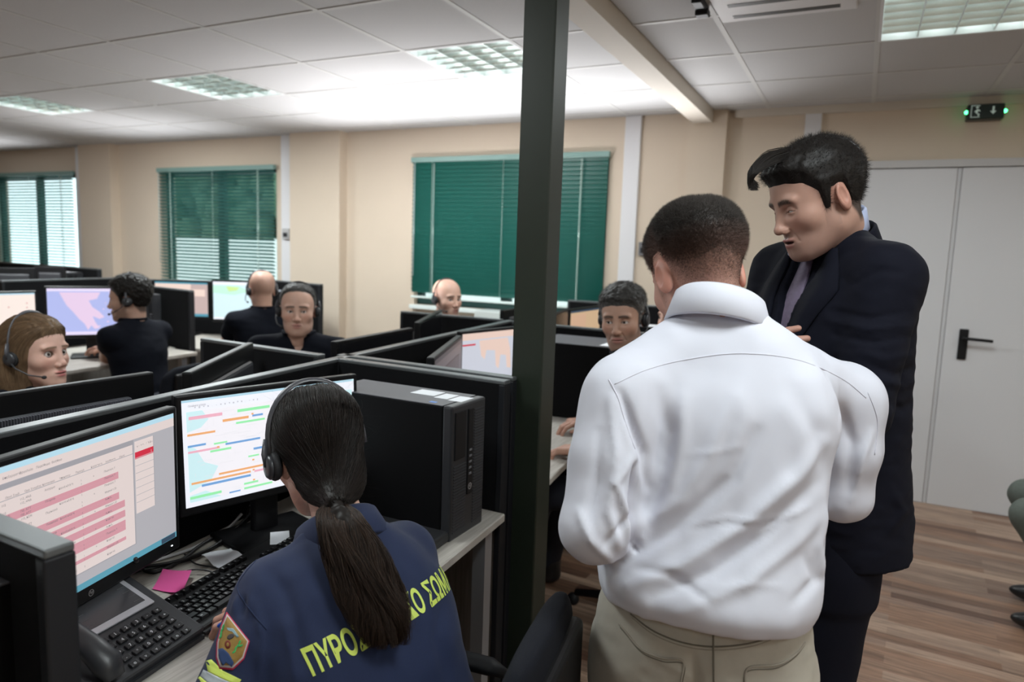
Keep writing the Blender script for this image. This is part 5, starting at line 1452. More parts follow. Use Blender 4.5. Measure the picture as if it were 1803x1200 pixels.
def hair_sel(V):
    zh = np.interp(V[:, 1], [-.13, -.02, .02, .045, .065, .085, .11], [-.12, -.10, .0, .045, .070, .084, .088]); return V[:, 2]-zh
cast_seated()
# ------------------------------------------------------------------ the man in the white shirt, seen from behind
def axes(yaw, lean):
    F = np.array([-math.sin(math.radians(yaw)), math.cos(math.radians(yaw)), 0]); R = np.array([F[1], -F[0], 0]); Z = np.array([0, 0, 1.0]); l = math.radians(lean)
    return F, R, Z*math.cos(l)+F*math.sin(l), F*math.cos(l)-Z*math.sin(l)
ZV = np.array([0, 0, 1.0])
def shell_collar(name, N0, R, Fd, U, prof, m, root, ex=1.12, gap=0.0, n=48, a0=-180, a1=180, zfun=None):
    """collar as a closed profile swept round the neck; prof rows (radius, height); angle 0 = back of the neck"""
    V = []; k = len(prof); steps = n+1
    for i in range(steps):
        a = math.radians(a0+(a1-a0)*i/n)
        for r, z in prof:
            dz_ = zfun(a) if zfun else 0
            V.append(N0+R*math.sin(a)*r-Fd*math.cos(a)*r*ex+U*(z+dz_))
    Fc = [(i*k+j, i*k+(j+1) % k, (i+1)*k+(j+1) % k, (i+1)*k+j) for i in range(n) for j in range(k)]
    Fc += [tuple(range(k)), tuple(n*k+j for j in range(k-1, -1, -1))]
    mb = MB(); mb.add(V, Fc, 0, True)
    o = mb.build(name, m, root, True); return o

def man_white():
    hp_ = ad(1231, 486, 1.30); g = params(h=.0022, hair='fade', thick=.009, side=.30, fade=True, scalp=1.0, hairc=(.022, .017, .014), messy=.0012, clump=150, comb=False, beard=.25, skin=(.60, .33, .26), fuzz=60000, fuzzlen=.0085, nk=.95, quiff=.004)
    M = hmat(hp_, 36, 24, -6, .98)
    F, R, U, Fd = axes(8, 9)
    N0 = ad(1274, 566, 1.24)
    Hp = N0-U*.52
    root = thing('person', 'man in white shirt and khaki trousers standing with his back turned, head bowed', 'person', (float(Hp[0]), float(Hp[1]), 0), math.radians(8))
    n1 = tf(M.inverted(), [N0-U*.02+Fd*.006])[0]; g['neck1'] = tuple(n1); g['neck0'] = (0, -.018, -.040)
    bp, hp = [], []
    eyes = head(g, M, root, bp, hp)
    M_sh = mat('white_shirt_cotton', (.64, .65, .73), .75, bump=(900, .12, .0004))
    s = Sdf()
    s.u(loft([(-.490, .00, -.008, .170, .140), (-.465, .0, -.008, .182, .150), (-.42, .0, -.004, .187, .146), (-.36, 0, .0, .186, .135), (-.24, 0, .0, .188, .128), (-.14, 0, -.002, .192, .116), (-.075, 0, -.006, .165, .088), (-.025, 0, -.006, .098, .068), (.01, 0, 0, .06, .06)], N0, R, Fd, U, 2.4))
    SL = ad(1098, 700, 1.20); SR = ad(1488, 705, 1.33)
    EL = ad(1050, 925, 1.15); ER = ad(1484, 872, 1.34)
    WL = EL+F*.20+R*.13+ZV*.02; WR = ER+F*.21-R*.10+ZV*.03
    for S_, E, W, sd in ((SL, EL, WL, -1), (SR, ER, WR, 1)):
        s.u(cone(N0-U*.045+R*sd*.06, S_, .052, .060), .05)
        s.u(cone(S_, S_+(E-S_)*.5, .066, .070), .035)
        re = .060 if sd < 0 else .050
        s.u(cone(S_+(E-S_)*.5, E, .066, re), .010)
        s.u(cone(E, E+(W-E)*.75, re, .046), .010)
    s.disp(lambda P: .0028*vnoise(P*np.array([1, 1, .6]), 16, 3)+.0016*vnoise(P@np.array([[.8, .6, 0], [-.6, .8, 0], [0, 0, .5]]), 42, 4))
    s.sub(cone(N0+U*.00-Fd*.0, N0+U*.09+Fd*.02, .058, .064), .006)
    S = [([(1110, 1030), (1200, 995), (1306, 925), (1400, 840), (1450, 780)], 17, .009), ([(1150, 1050), (1260, 1005), (1350, 935), (1440, 850)], 15, -.008), ([(1200, 1075), (1310, 1030), (1400, 955), (1452, 900)], 16, .006),
         ([(1100, 985), (1190, 930), (1290, 840), (1330, 760)], 15, -.007), ([(1120, 930), (1200, 880), (1250, 800), (1290, 700)], 16, .006),
         ([(1215, 925), (1280, 912), (1340, 917), (1400, 905)], 6, .0018), ([(1215, 932), (1280, 920), (1340, 925), (1400, 913)], 6, -.0018),
         ([(1250, 1035), (1310, 1028), (1375, 1032)], 7, .0016), ([(1210, 800), (1260, 795), (1315, 783)], 6, .0014), ([(1330, 945), (1365, 925), (1425, 890)], 5, .003),
         ([(1165, 690), (1175, 760), (1160, 850), (1135, 930)], 16, -.008), ([(1205, 700), (1200, 780), (1180, 870)], 14, .005), ([(1300, 660), (1310, 740), (1280, 830)], 22, .004),
         ([(1400, 690), (1440, 760), (1455, 850)], 20, -.005), ([(1480, 720), (1500, 780), (1495, 860)], 12, -.006), ([(1535, 760), (1520, 800), (1500, 880)], 8, .005),
         ([(1093, 690), (1110, 740), (1135, 800), (1140, 860)], 9, -.010), ([(1075, 700), (1085, 800), (1070, 900), (1090, 960)], 10, .007), ([(1055, 760), (1050, 850), (1035, 930)], 10, -.006),
         ([(1110, 810), (1085, 850), (1100, 900), (1112, 950)], 8, .008), ([(1122, 820), (1116, 890), (1118, 965)], 8, -.020), ([(1060, 965), (1090, 930), (1110, 900)], 7, -.006), ([(1020, 900), (1040, 950), (1080, 990)], 9, .006),
         ([(1120, 1000), (1180, 1010), (1250, 1060)], 10, -.004), ([(1420, 980), (1440, 1020), (1400, 1060)], 12, -.006), ([(1455, 900), (1440, 960), (1450, 1010)], 8, .005)]
    lo = np.minimum.reduce([Hp, SL, EL, WL, SR, ER, WR, N0])-.12; hi = np.maximum.reduce([Hp, SL, EL, WL, SR, ER, WR, N0])+.14
    lo[0] = min(lo[0], Hp[0]-.24); hi[0] = max(hi[0], Hp[0]+.24); lo[1] = min(lo[1], Hp[1]-.2); hi[1] = max(hi[1], Hp[1]+.25)
    S = [(p, w*.85, a*1.35) for p, w, a in S]
    shirt, V, Q = garment('shirt', s, lo, hi, .0055, M_sh, root, S)
    T = bvh(V, Q); M_st = mat('white_stitching', (.62, .62, .70), .8)
    seam(T, [(1082, 676), (1140, 650), (1207, 633), (1300, 622), (1400, 632), (1480, 665), (1525, 700)], .0009, 'yoke_seam', M_st, root)
    seam(T, [(1072, 668), (1088, 700), (1100, 740), (1118, 790)], .0010, 'sleeve_seam', M_st, root)
    seam(T, [(1528, 690), (1545, 740), (1540, 800)], .0010, 'sleeve_seam', M_st, root)
    # collar: stand and fold
    NC = N0+Fd*.006+U*.012-R*.010
    shell_collar('collar', NC, R, Fd, U, [(.074, -.010), (.0700, .034), (.0720, .042), (.0780, .038), (.0930, -.010), (.0890, -.014), (.081, .012)], M_sh, root, 1.06, zfun=lambda a: .006*math.cos(a)-.012*(1-math.cos(a))-.006*math.sin(a))
    # arms and hands
    a_ = Sdf(); sk = np.array(g['skin'])
    a_.u(loft([(-.50, 0, 0, .12, .08), (-.1, 0, 0, .13, .07), (-.03, 0, 0, .07, .05), (.02, 0, 0, .05, .05)], N0, R, Fd, U, 2))
    for S_, E, W in ((SL, EL, WL), (SR, ER, WR)): a_.u(cone(S_, E, .044, .04), .02); a_.u(cone(E, W, .040, .028), .012)
    V, Q = a_.mesh(lo-.05, hi+.05, .009, 1); bp.append((V, Q, sk))
    for E, W, sd in ((EL, WL, 1), (ER, WR, -1)): bp.append(hand(frame(W, W-E, ZV), sd, g['skin'], curl=.7, h=.0032))
    V, Q, C = join_parts(bp); body = npmesh('body', V, Q, skin_mat(), root, C)
    for mb, E_ in eyes: mb.build('eye', E_, body, True)
    finish_hair(hp, 'hair', root, g)
    # trousers
    M_kh = mat('khaki_cotton_twill', (.43, .40, .34), .85, noise=(60, .08), bump=(1200, .2, .0004))
    t = Sdf(); W0 = np.array([Hp[0], Hp[1], 0.0]); W0 = W0+F*.025
    wz = .985
    t.u(loft([(-.26, 0, .0, .185, .125), (-.18, 0, -.008, .186, .135), (-.08, 0, -.004, .178, .128), (0, 0, 0, .166, .115), (.03, 0, 0, .160, .112)], W0+ZV*wz, R, F, ZV, 2.5))
    for sd in (-1, 1):
        hj = W0+ZV*(wz-.20)+R*sd*.092; kn = hj+F*.015+R*sd*.015-ZV*.32; an = kn-F*.02+R*sd*.01-ZV*(kn[2]-.06)
        t.u(cone(hj, kn, .098, .078), .03); t.u(cone(kn, an, .076, .068), .03)
    # seat cleft
    t.disp(lambda P: .010*np.exp(-(((P-W0)@R)/.012)**2)*(((P-W0)@F) < 0)*np.clip((wz-.07-P[:, 2])/.05, 0, 1))
    t.disp(lambda P: .0025*vnoise(P, 18, 8)+.0015*vnoise(P*np.array([1, 1, 1.6]), 45, 9))
    t.isect(lambda P: P[:, 2]-(wz+.022), .004)
    S = [([(1110, 1070), (1160, 1080), (1220, 1100)], 8, .005), ([(1120, 1090), (1180, 1100), (1240, 1125)], 8, -.004), ([(1200, 1090), (1230, 1150), (1240, 1200)], 7, .004), ([(1290, 1095), (1330, 1110), (1400, 1080)], 8, .004), ([(1270, 1090), (1300, 1075), (1360, 1070)], 6, -.004), ([(1140, 1150), (1180, 1170), (1230, 1198)], 6, .003)]
    lo = W0+np.array([-.33, -.27, .03]); hi = W0+np.array([.33, .27, wz+.06])
    tr, V, Q = garment('trousers', t, lo, hi, .0065, M_kh, root, S)
    T = bvh(V, Q); M_ks = mat('khaki_stitching', (.16, .145, .115), .85); M_kl = mat('khaki_seam_light', (.34, .31, .26), .85)
    seam(T, [(1110, 1080), (1150, 1110), (1200, 1130), (1255, 1138), (1320, 1132), (1370, 1115), (1410, 1095)], .0013, 'yoke_seam', M_ks, root)
    seam(T, [(1112, 1086), (1150, 1116), (1200, 1136), (1255, 1144), (1320, 1138), (1370, 1121), (1410, 1101)], .0009, 'yoke_seam', M_kl, root)
    seam(T, [(1256, 1100), (1256, 1140), (1257, 1200), (1258, 1260)], .0016, 'centre_seam', M_ks, root)
    for nm, pts in (('pocket_seam', [(1090, 1098), (1102, 1112), (1128, 1142), (1165, 1158), (1202, 1163), (1199, 1200), (1194, 1260)]), ('pocket_seam', [(1418, 1130), (1400, 1152), (1368, 1170), (1315, 1178), (1317, 1230), (1320, 1260)])):
        seam(T, pts, .0020, nm, M_kl, root); seam(T, [(x+(2 if x < 1256 else -2), y+6) for x, y in pts], .0009, nm, M_ks, root)
    lp = [hit_px(T, x, y, .004) for x, y in ((1244, 1085), (1270, 1085), (1266, 1108), (1248, 1108))]
    if all(p is not None for p in lp):
        mb = MB(); mb.add([p for p in lp]+[p+F*.006 for p in lp], [(0, 1, 2, 3), (7, 6, 5, 4), (0, 4, 5, 1), (1, 5, 6, 2), (2, 6, 7, 3), (3, 7, 4, 0)]); mb.build('belt_loop', M_kl, root, True)
    for sd in (-1, 1):
        e = Sdf(); e.u(ell((0, .085, .038), (.046, .14, .042))).u(cone((0, -.01, .05), (0, -.01, .10), .044, .046), .03); e.isect(lambda P: .002-P[:, 2], .004)
        V, Q = e.mesh((-.08, -.1, -.01), (.08, .25, .15), .007, 1); p = W0+R*sd*.117-F*.02
        npmesh('shoe', tf(frame((p[0], p[1], 0), F, ZV), V), Q, mat('brown_shoe_leather', (.06, .035, .02), .4), root)

# ------------------------------------------------------------------ the man in the dark suit
def man_suit():
    g = params(h=.0021, w=1.06, jaw=1.05, jowl=.55, nose=1.0, eye=.22, mouth=.55, frown=1, brow=1.35, fold=.8, hair='short', thick=.013, side=.60, quiff=.010, messy=.003, clump=60, comb=True, scalp=.9, hairc=(.010, .008, .007), beard=.38, skin=(.45, .265, .205), lip=(.36, .14, .13), fuzz=9000, fuzzlen=.012, nk=1.18, gaze=(-.05, 1, -.75))
    hp_ = ad(1440, 354, 1.56)
    M = hmat(hp_, 124, 22, 3, .95)
    F, R, U, Fd = axes(132, 5)
    N0 = ad(1466, 418, 1.62)
    Hp = N0-U*.52
    root = thing('person', 'man in a dark navy suit with purple tie, arms folded, looking down and speaking', 'person', (float(Hp[0]), float(Hp[1]), 0), math.radians(132))
    g['neck1'] = tuple(tf(M.inverted(), [N0-Fd*.010])[0]); g['neck0'] = (0, -.022, -.045)
    bp, hp = [], []; eyes = head(g, M, root, bp, hp)
    M_suit = mat('navy_suit_wool', (.0038, .0044, .0105), .9, noise=(300, .25), bump=(900, .25, .0005), spec=.2)
    s = Sdf()
    s.u(loft([(-.725, 0, .01, .200, .150), (-.62, 0, .012, .198, .155), (-.50, 0, .012, .190, .150), (-.36, 0, .012, .190, .148), (-.22, 0, .008, .195, .138), (-.12, 0, .0, .195, .115), (-.065, 0, -.008, .155, .085), (-.028, 0, -.01, .092, .066), (.004, 0, -.008, .064, .058)], N0, R, Fd, U, 2.4))
    # left is the arm towards the camera (image right)
    SL = N0-U*.082-R*.176+F*.008; SR = N0-U*.080+R*.185
    EL = SL-ZV*.275+F*.07-R*.035; ER = SR-ZV*.265+F*.09+R*.03
    WL = EL+F*.10+R*.215+ZV*.045; WR = ER+F*.10-R*.20+ZV*.040
    for S_, E, W, sd in ((SL, EL, WL, -1), (SR, ER, WR, 1)):
        s.u(cone(N0-U*.040+R*sd*.06, S_, .050, .066), .05); s.u(cone(S_, E, .064, .058), .03); s.u(cone(E, W, .058, .048), .018)
    s.disp(lambda P: .003*vnoise(P, 14, 3)+.0018*vnoise(P*np.array([1, 1, 2.4]), 36, 4))
    # open front: a V for the shirt
    fr = lambda P: np.where(((P-N0)@Fd) > 0, np.maximum(np.abs((P-N0)@R+.004)-(.052*np.clip(((P-N0)@U+.30)/.30, 0, 1.0)), -((P-N0)@U+.30)), .2)
    shirtf = Sdf(); shirtf.u(loft([(-.50, 0, .012, .170, .128), (-.22, 0, .004, .180, .120), (-.12, 0, -.004, .175, .100), (-.06, 0, -.01, .14, .072), (-.02, 0, -.008, .085, .060), (.012, 0, -.006, .060, .058)], N0, R, Fd, U, 2.4))
    s.sub(lambda P: np.maximum(fr(P), -(shirtf(P)-.002)), .003)
    s.sub(cone(N0-U*.005, N0+U*.09+Fd*.02, .060, .070), .006)
    S = [([(1460, 545), (1530, 560), (1600, 548)], 5, -.005), ([(1455, 562), (1530, 580), (1610, 572)], 5, .005), ([(1470, 590), (1540, 602), (1615, 590)], 5, -.005), ([(1500, 500), (1550, 475), (1590, 480)], 6, -.004), ([(1520, 640), (1580, 660), (1625, 640)], 7, -.006), ([(1530, 665), (1590, 680), (1622, 665)], 7, .005),
         ([(1545, 700), (1590, 720), (1615, 705)], 7, -.005), ([(1510, 620), (1560, 632), (1620, 620)], 6, .004), ([(1570, 860), (1590, 900), (1560, 940)], 8, .005)]
    pts = np.stack([Hp-U*.28, N0, SL, SR, EL, ER, WL, WR]); lo = pts.min(0)-.12; hi = pts.max(0)+.13; lo[:2] = np.minimum(lo[:2], Hp[:2]-.25); hi[:2] = np.maximum(hi[:2], Hp[:2]+.25); hi[2] = N0[2]+.06; lo[2] = Hp[2]-.32
    jk, V, Q = garment('jacket', s, lo, hi, .006, M_suit, root, S)
    T = bvh(V, Q)
    M_ws = mat('pale_blue_shirt', (.42, .48, .68), .7)
    V2, Q2 = shirtf.mesh(lo, hi, .010, 1); npmesh('shirt', V2, Q2, M_ws, root)
    # shirt collar and jacket collar, lapels
    NC = N0+Fd*.012+U*.022
    shell_collar('shirt_collar', NC, R, Fd, U, [(.069, -.010), (.0665, .034), (.0685, .040), (.0730, .036), (.080, -.006), (.0765, -.008), (.0735, .012)], M_ws, root, 1.12, a0=-168, a1=168, zfun=lambda a: .010*math.cos(a)-.022*(1-math.cos(a)))
    shell_collar('jacket_collar', N0-U*.012, R, Fd, U, [(.078, -.01), (.0765, .030), (.0795, .036), (.0850, .032), (.1020, -.020), (.0980, -.026), (.087, .010)], M_suit, root, 1.12, a0=-128, a1=128, zfun=lambda a: .012*math.cos(a)-.030*(1-math.cos(a)))
    def front(u, z, off):   # a point on the chest: u across, z up, lying off in front of the jacket surface
        o = N0+R*u+U*z+Fd*.5; r = T.ray_cast(Vector(o), Vector(-Fd)); rr = r[0]
        T2 = TS; q = T2.ray_cast(Vector(o), Vector(-Fd))[0]
        if rr is None: rr = q
        if q is not None and (Vector(q)-Vector(o)).length < (Vector(rr)-Vector(o)).length: rr = q
        return np.array(rr)+Fd*off
    TS = bvh(V2, Q2)
    for sd in (-1, 1):
        pl = [(.064, -.005), (.100, -.050), (.118, -.105), (.128, -.118), (.100, -.135), (.060, -.24), (.012, -.335), (.004, -.330), (.020, -.25), (.040, -.15), (.052, -.06)]
        outer = [(.078, -.02), (.104, -.06), (.124, -.105), (.118, -.125), (.098, -.16), (.072, -.21), (.045, -.265), (.016, -.325)]
        inner = [(.058, -.02), (.056, -.06), (.052, -.10), (.048, -.13), (.042, -.165), (.034, -.21), (.022, -.265), (.006, -.325)]
        mb = MB(); Vl = []
        for (a, b), (c, d) in zip(outer, inner):
            p = front(sd*a-.004, b, .006); q = front(sd*c-.004, d, .006); q = q+Fd*.002
            m_ = (p+q)/2+Fd*.004; Vl += [p-Fd*.006, p, m_, q, q-Fd*.008]
        Fl = [(i*5+j, i*5+j+1, (i+1)*5+j+1, (i+1)*5+j) for i in range(len(outer)-1) for j in range(4)]+[(i*5+4, i*5, (i+1)*5, (i+1)*5+4) for i in range(len(outer)-1)]
        mb.add(Vl, Fl, 0, True); mb.build('lapel', M_suit, root, True)
    # tie
    M_tie = mat('purple_grey_tie', (.13, .10, .16), .6, noise=(140, .3)); tie = MB(); Vt = []
    for z, w in [(-.022, .017), (-.040, .013), (-.048, .016), (-.12, .024), (-.20, .031), (-.28, .035), (-.34, .036)]:
        q = [TS.ray_cast(Vector(N0+R*u+U*z+Fd*.5), Vector(-Fd))[0] for u in (-w, 0, w)]; c_ = max((np.array(x)-N0)@Fd for x in q if x is not None)
        for u, o_ in ((-w, 0), (0, .005), (w, 0)): Vt.append(N0+R*u+U*z+Fd*(c_+.006+o_+(.006 if z > -.05 else 0)))
    Vt2 = Vt+[v-Fd*.008 for v in Vt]; k = len(Vt); Ft = []
    for i in range(6):
        for j in range(2): a = i*3+j; Ft += [(a, a+1, a+4, a+3), (a+k+3, a+k+4, a+k+1, a+k)]
        for j in (0, 2): a = i*3+j; Ft += [(a, a+3, a+k+3, a+k)]
    tie.add(Vt2, Ft, 0, True); tie.build('tie', M_tie, root, True)
    # body under the clothes, hands
    a_ = Sdf(); a_.u(loft([(-.50, 0, 0, .12, .08), (-.1, 0, 0, .13, .07), (-.03, 0, 0, .07, .05), (.02, 0, 0, .05, .05)], N0, R, Fd, U, 2))
    for S_, E, W in ((SL, EL, WL), (SR, ER, WR)): a_.u(cone(S_, E, .044, .04), .02); a_.u(cone(E, W, .038, .028), .012)
    V, Q = a_.mesh(lo-.05, hi+.05, .010, 1); bp.append((V, Q, np.array(g['skin'])))
    dW = (WR-ER)/np.linalg.norm(WR-ER); hR = WR+dW*.01
    bp.append(hand(frame(hR, dW*.8+ZV*.25-F*.25, F+R*.2), -1, g['skin'], curl=.45, thumb=.1, h=.003))
    dW = (WL-EL)/np.linalg.norm(WL-EL); bp.append(hand(frame(WL, dW*.8+ZV*.1-F*.2, F-R*.2), 1, g['skin'], curl=.6, h=.003))
    # the fingertips that show over the folded arm
    f0 = ad(1414, 588, 1.47)
    V, Q, C = join_parts(bp); body = npmesh('body', V, Q, skin_mat(), root, C)
    for mb, E_ in eyes: mb.build('eye', E_, body, True)
    # swept-back hair with a loose lock in front
    def lock(px0, px1, px2, r):
        P = catmull([ad(*p) for p in (px0, px1, px2)], 6); return P
    rg = np.random.default_rng(5); paths = []
    for k in range(900):
        a = rg.uniform(0, 1); e = rg.normal(0, 5); b = rg.uniform(0, 1)
        p = [(1400+60*a, 262+e*.5, 1.545-.03*b), (1352+26*a, 268+14*b+e*.5, 1.515-.02*b), (1326+12*a, 288+16*b, 1.500-.01*b), (1316+10*a, 308+12*b+e*.4, 1.497), (1322+12*a+e*.5, 322+14*b, 1.500)]
        paths.append([ad(*q) for q in np.array(p)[:5]])
    paths = np.array([catmull(p, 3) for p in paths])
    Vs, Qs, Cs = strand_mesh(paths, rg.uniform(.0004, .0010, len(paths)), np.tile(np.array(g['hairc'])*1.4, (len(paths), 1))*rg.uniform(.7, 1.6, (len(paths), 1)))
    hp.append((Vs, Qs, Cs)); finish_hair(hp, 'hair', root, g)
    # trousers and shoes
    W0 = np.array([Hp[0], Hp[1], 0.0])-_r0*.045; t = Sdf(); wz = 1.0
    t.u(loft([(-.26, 0, 0, .185, .125), (-.1, 0, 0, .180, .128), (0, 0, 0, .170, .120)], W0+ZV*wz, R, F, ZV, 2.4))
    for sd in (-1, 1):
        hj = W0+ZV*(wz-.2)+R*sd*.095; kn = hj+F*.01+R*sd*.01-ZV*.33; an = kn-F*.02+R*sd*.01-ZV*(kn[2]-.06)
        t.u(cone(hj, kn, .098, .074), .03); t.u(cone(kn, an, .072, .064), .03)
        e = Sdf(); e.u(ell((0, .085, .038), (.046, .14, .042))).u(cone((0, -.01, .05), (0, -.01, .10), .044, .046), .03); e.isect(lambda P: .002-P[:, 2], .004)
        Vv, Qv = e.mesh((-.08, -.1, -.01), (.08, .25, .15), .007, 1); p = W0+R*sd*.115-F*.01
        npmesh('shoe', tf(frame((p[0], p[1], 0), F, ZV), Vv), Qv, M_shoe, root)
    t.disp(lambda P: .003*vnoise(P, 16, 8))
    lo = W0+np.array([-.33, -.33, .03]); hi = W0+np.array([.33, .33, wz+.05])
    garment('trousers', t, lo, hi, .009, M_suit, root)

# ------------------------------------------------------------------ the dark-haired woman in navy at the near desk
def woman_navy():
    hc = (.011, .0075, .0060)
    g = params(h=.0023, w=.95, jaw=.86, hair=None, thick=.012, beard=0, skin=(.58, .36, .28), hairc=hc, nk=.82, gaze=(0, 1, -.3))
    hp_ = ad(561, 802, 1.40); M = hmat(hp_, 60, 16, -3, .99)
    F, R, U, Fd = axes(62, 24)
    N0 = ad(604, 940, 1.31)
    Hp = N0-U*.50
    root = thing('person', 'woman in navy uniform with dark ponytail and headset, seated at the near desk, back turned', 'person', (float(Hp[0]), float(Hp[1]), 0), math.radians(62))
    g['neck1'] = tuple(tf(M.inverted(), [N0-U*.0])[0]); g['neck0'] = (0, -.03, -.055)
    bp, hp = [], []; eyes = head(g, M, root, bp, hp)
    M_nv = mat('navy_uniform_cloth', (.0068, .0155, .056), .85, noise=(400, .18), bump=(1100, .25, .0004), sheen=.06)
    s = Sdf()
    s.u(loft([(-.52, 0, 0, .200, .150), (-.40, 0, 0, .195, .145), (-.28, 0, 0, .190, .132), (-.18, 0, -.004, .188, .120), (-.10, 0, -.008, .172, .098), (-.05, 0, -.010, .130, .080), (-.015, 0, -.008, .085, .066), (.012, 0, 0, .062, .058)], N0, R, Fd, U, 2.3))
    SL = ad(482, 1045, 1.24); SR = ad(706, 978, 1.41)
    EL = ad(392, 1260, 1.13); ER = SR-ZV*.13+F*.16+R*.02
    WL = np.array(az(455, 1120, .80)); WR = np.array(az(484, 1068, .80))
    for S_, E, W, sd in ((SL, EL, WL, -1), (SR, ER, WR, 1)):
        s.u(cone(N0-U*.045+R*sd*.05, S_, .050, .058), .05); s.u(cone(S_, E, .062, .058), .03); s.u(cone(E, E+(W-E)*.82, .056, .042), .02)
    s.disp(lambda P: .0025*vnoise(P, 13, 3)+.0014*vnoise(P, 34, 4))
    s.sub(cone(N0+U*.0, N0+U*.09+Fd*.02, .052, .058), .006)
    S = [([(470, 1000), (500, 1040), (520, 1100), (530, 1170)], 14, -.007), ([(500, 1090), (515, 1150), (520, 1200)], 8, .005), ([(450, 1060), (462, 1120), (455, 1190)], 8, .006), ([(430, 1050), (425, 1085)], 5, -.006), ([(440, 1045), (440, 1085)], 4, .005), ([(418, 1050), (410, 1080)], 4, .005), ([(500, 965), (545, 935), (590, 925)], 5, .005), ([(545, 945), (580, 950), (600, 975)], 8, -.006),
         ([(700, 940), (740, 1000), (765, 1060)], 14, .004), ([(780, 1060), (770, 1120), (785, 1190)], 10, -.006), ([(540, 1060), (580, 1120), (600, 1200)], 20, -.004)]
    pts = np.stack([Hp, N0, SL, SR, EL, ER, WL, WR]); lo = pts.min(0)-.10; hi = pts.max(0)+.11; lo[:2] = np.minimum(lo[:2], Hp[:2]-.24); hi[:2] = np.maximum(hi[:2], Hp[:2]+.24); hi[2] = N0[2]+.05
    jk, V, Q = garment('uniform_jacket', s, lo, hi, .0052, M_nv, root, S)
    T = bvh(V, Q)
    shell_collar('collar', N0+Fd*.022+U*.012, R, Fd, U, [(.070, -.012), (.0660, .022), (.0685, .031), (.0740, .028), (.0960, -.022), (.0920, -.030), (.078, .004)], M_nv, root, 1.12, a0=-155, a1=155, zfun=lambda a: .006*math.cos(a)-.012*(1-math.cos(a)))
    M_seam = mat('navy_stitching', (.008, .018, .06), .85)
    seam(T, [(452, 985), (430, 1010), (418, 1035), (432, 1062), (450, 1085), (470, 1108)], .0013, 'sleeve_seam', M_seam, root)
    # lettering across the back, projected on to the cloth
    a = hit_px(T, 541, 1193); b = hit_px(T, 770, 1058)
    b = a+(b-a)*1.13
    X = b-a; X = X-ZV*X[2]*0; L = np.linalg.norm(X); X = X/L; Yv = ZV-X*(ZV@X); Yv = U-X*(U@X); Yv /= np.linalg.norm(Yv); Nn = np.cross(X, Yv)
    if Nn@F > 0: Nn = -Nn
    Vt, Ft = text_geo('ΠΥΡΟΣΒΕΣΤΙΚΟ ΣΩΜΑ', .03)
    bm = bmesh.new(); vs = [bm.verts.new(v) for v in Vt]
    for f in Ft:
        try: bm.faces.new([vs[i] for i in f])
        except ValueError: pass
    bmesh.ops.triangulate(bm, faces=bm.faces)
    for _ in range(3):
        ed = [e for e in bm.edges if e.calc_length() > .12]
        if ed: bmesh.ops.subdivide_edges(bm, edges=ed, cuts=1); bmesh.ops.triangulate(bm, faces=bm.faces)
    W_ = max(v.co.x for v in bm.verts); out = []; okv = []
    for v in bm.verts:
        p = a+X*(.006+v.co.x/W_*L*1.10)+Yv*(v.co.y*.056)+Nn*.25
        r = T.ray_cast(Vector(p), Vector(-Nn)); q = np.array(r[0]) if r[0] is not None else p-Nn*.25
        out.append(q+Nn*.0012); okv.append(r[0] is not None)
    bm.verts.index_update(); mb = MB(); mb.add(out, [[v.index for v in f.verts] for f in bm.faces if all(okv[v.index] for v in f.verts)], 0, False); bm.free()
    mb.build('back_lettering', mat('yellow_reflective_print', (.62, .74, .13), .6), root, True)
    # shoulder patch
    def drape(px, off, m, name, par=root):
        P = np.array(px, float); c = P.mean(0); rings = [c+(P-c)*q for q in (0, .34, .67, 1)]
        Vv = []; n = len(P)
        for q, rg_ in zip((0, 1, 2, 3), rings):
            for p in (rg_ if q else rg_[:1]): h = hit_px(T, p[0], p[1], off); Vv.append(h if h is not None else hit_px(T, c[0], c[1], off))
        Fv = [(0, 1+k, 1+(k+1) % n) for k in range(n)]
        for r in range(2): Fv += [(1+r*n+k, 1+(r+1)*n+k, 1+(r+1)*n+(k+1) % n, 1+r*n+(k+1) % n) for k in range(n)]
        m0 = len(Vv); d = np.array(ray(*c)); d /= np.linalg.norm(d); Vv2 = Vv+[v+d*(off+.002) for v in Vv[1+2*n:]]
        Fv += [(1+2*n+k, m0+k, m0+(k+1) % n, 1+2*n+(k+1) % n) for k in range(n)]
        q = MB(); q.add(Vv2, Fv, 0, True); return q.build(name, m, par, True)
    def dens(pl, k=4):
        out = []
        for i in range(len(pl)):
            a_, b_ = np.array(pl[i], float), np.array(pl[(i+1) % len(pl)], float)
            for j in range(k): out.append(tuple(a_+(b_-a_)*j/k))
        return out
    P0 = [(399, 1076), (416, 1098), (440, 1128), (430, 1160), (410, 1179), (386, 1177), (380, 1158), (381, 1130), (389, 1100)]
    shr = lambda P, q: [tuple(np.array(p)+(np.array((408, 1130))-np.array(p))*q) for p in P]
    patch = drape(dens(P0), .0030, mat('patch_red_border', (.45, .02, .07), .8), 'shoulder_patch')
    drape(dens(shr(P0, .07)), .0036, mat('patch_white_border', (.55, .50, .50), .8), 'patch_white_line', patch)
    drape(dens(shr(P0, .15)), .0042, mat('patch_gold', (.30, .18, .04), .7, noise=(300, .3)), 'patch_field', patch)
    drape(dens([(384, 1142), (392, 1140), (403, 1150), (412, 1166), (408, 1174), (398, 1166), (392, 1172), (385, 1158)], 2), .0048, mat('patch_blue', (.015, .04, .12), .8), 'patch_ribbon', patch)
    el = lambda cx, cy, rx, ry, rot=0: [(cx+rx*math.cos(t)*math.cos(rot)-ry*math.sin(t)*math.sin(rot), cy+rx*math.cos(t)*math.sin(rot)+ry*math.sin(t)*math.cos(rot)) for t in np.linspace(0, 2*math.pi, 12, endpoint=False)]
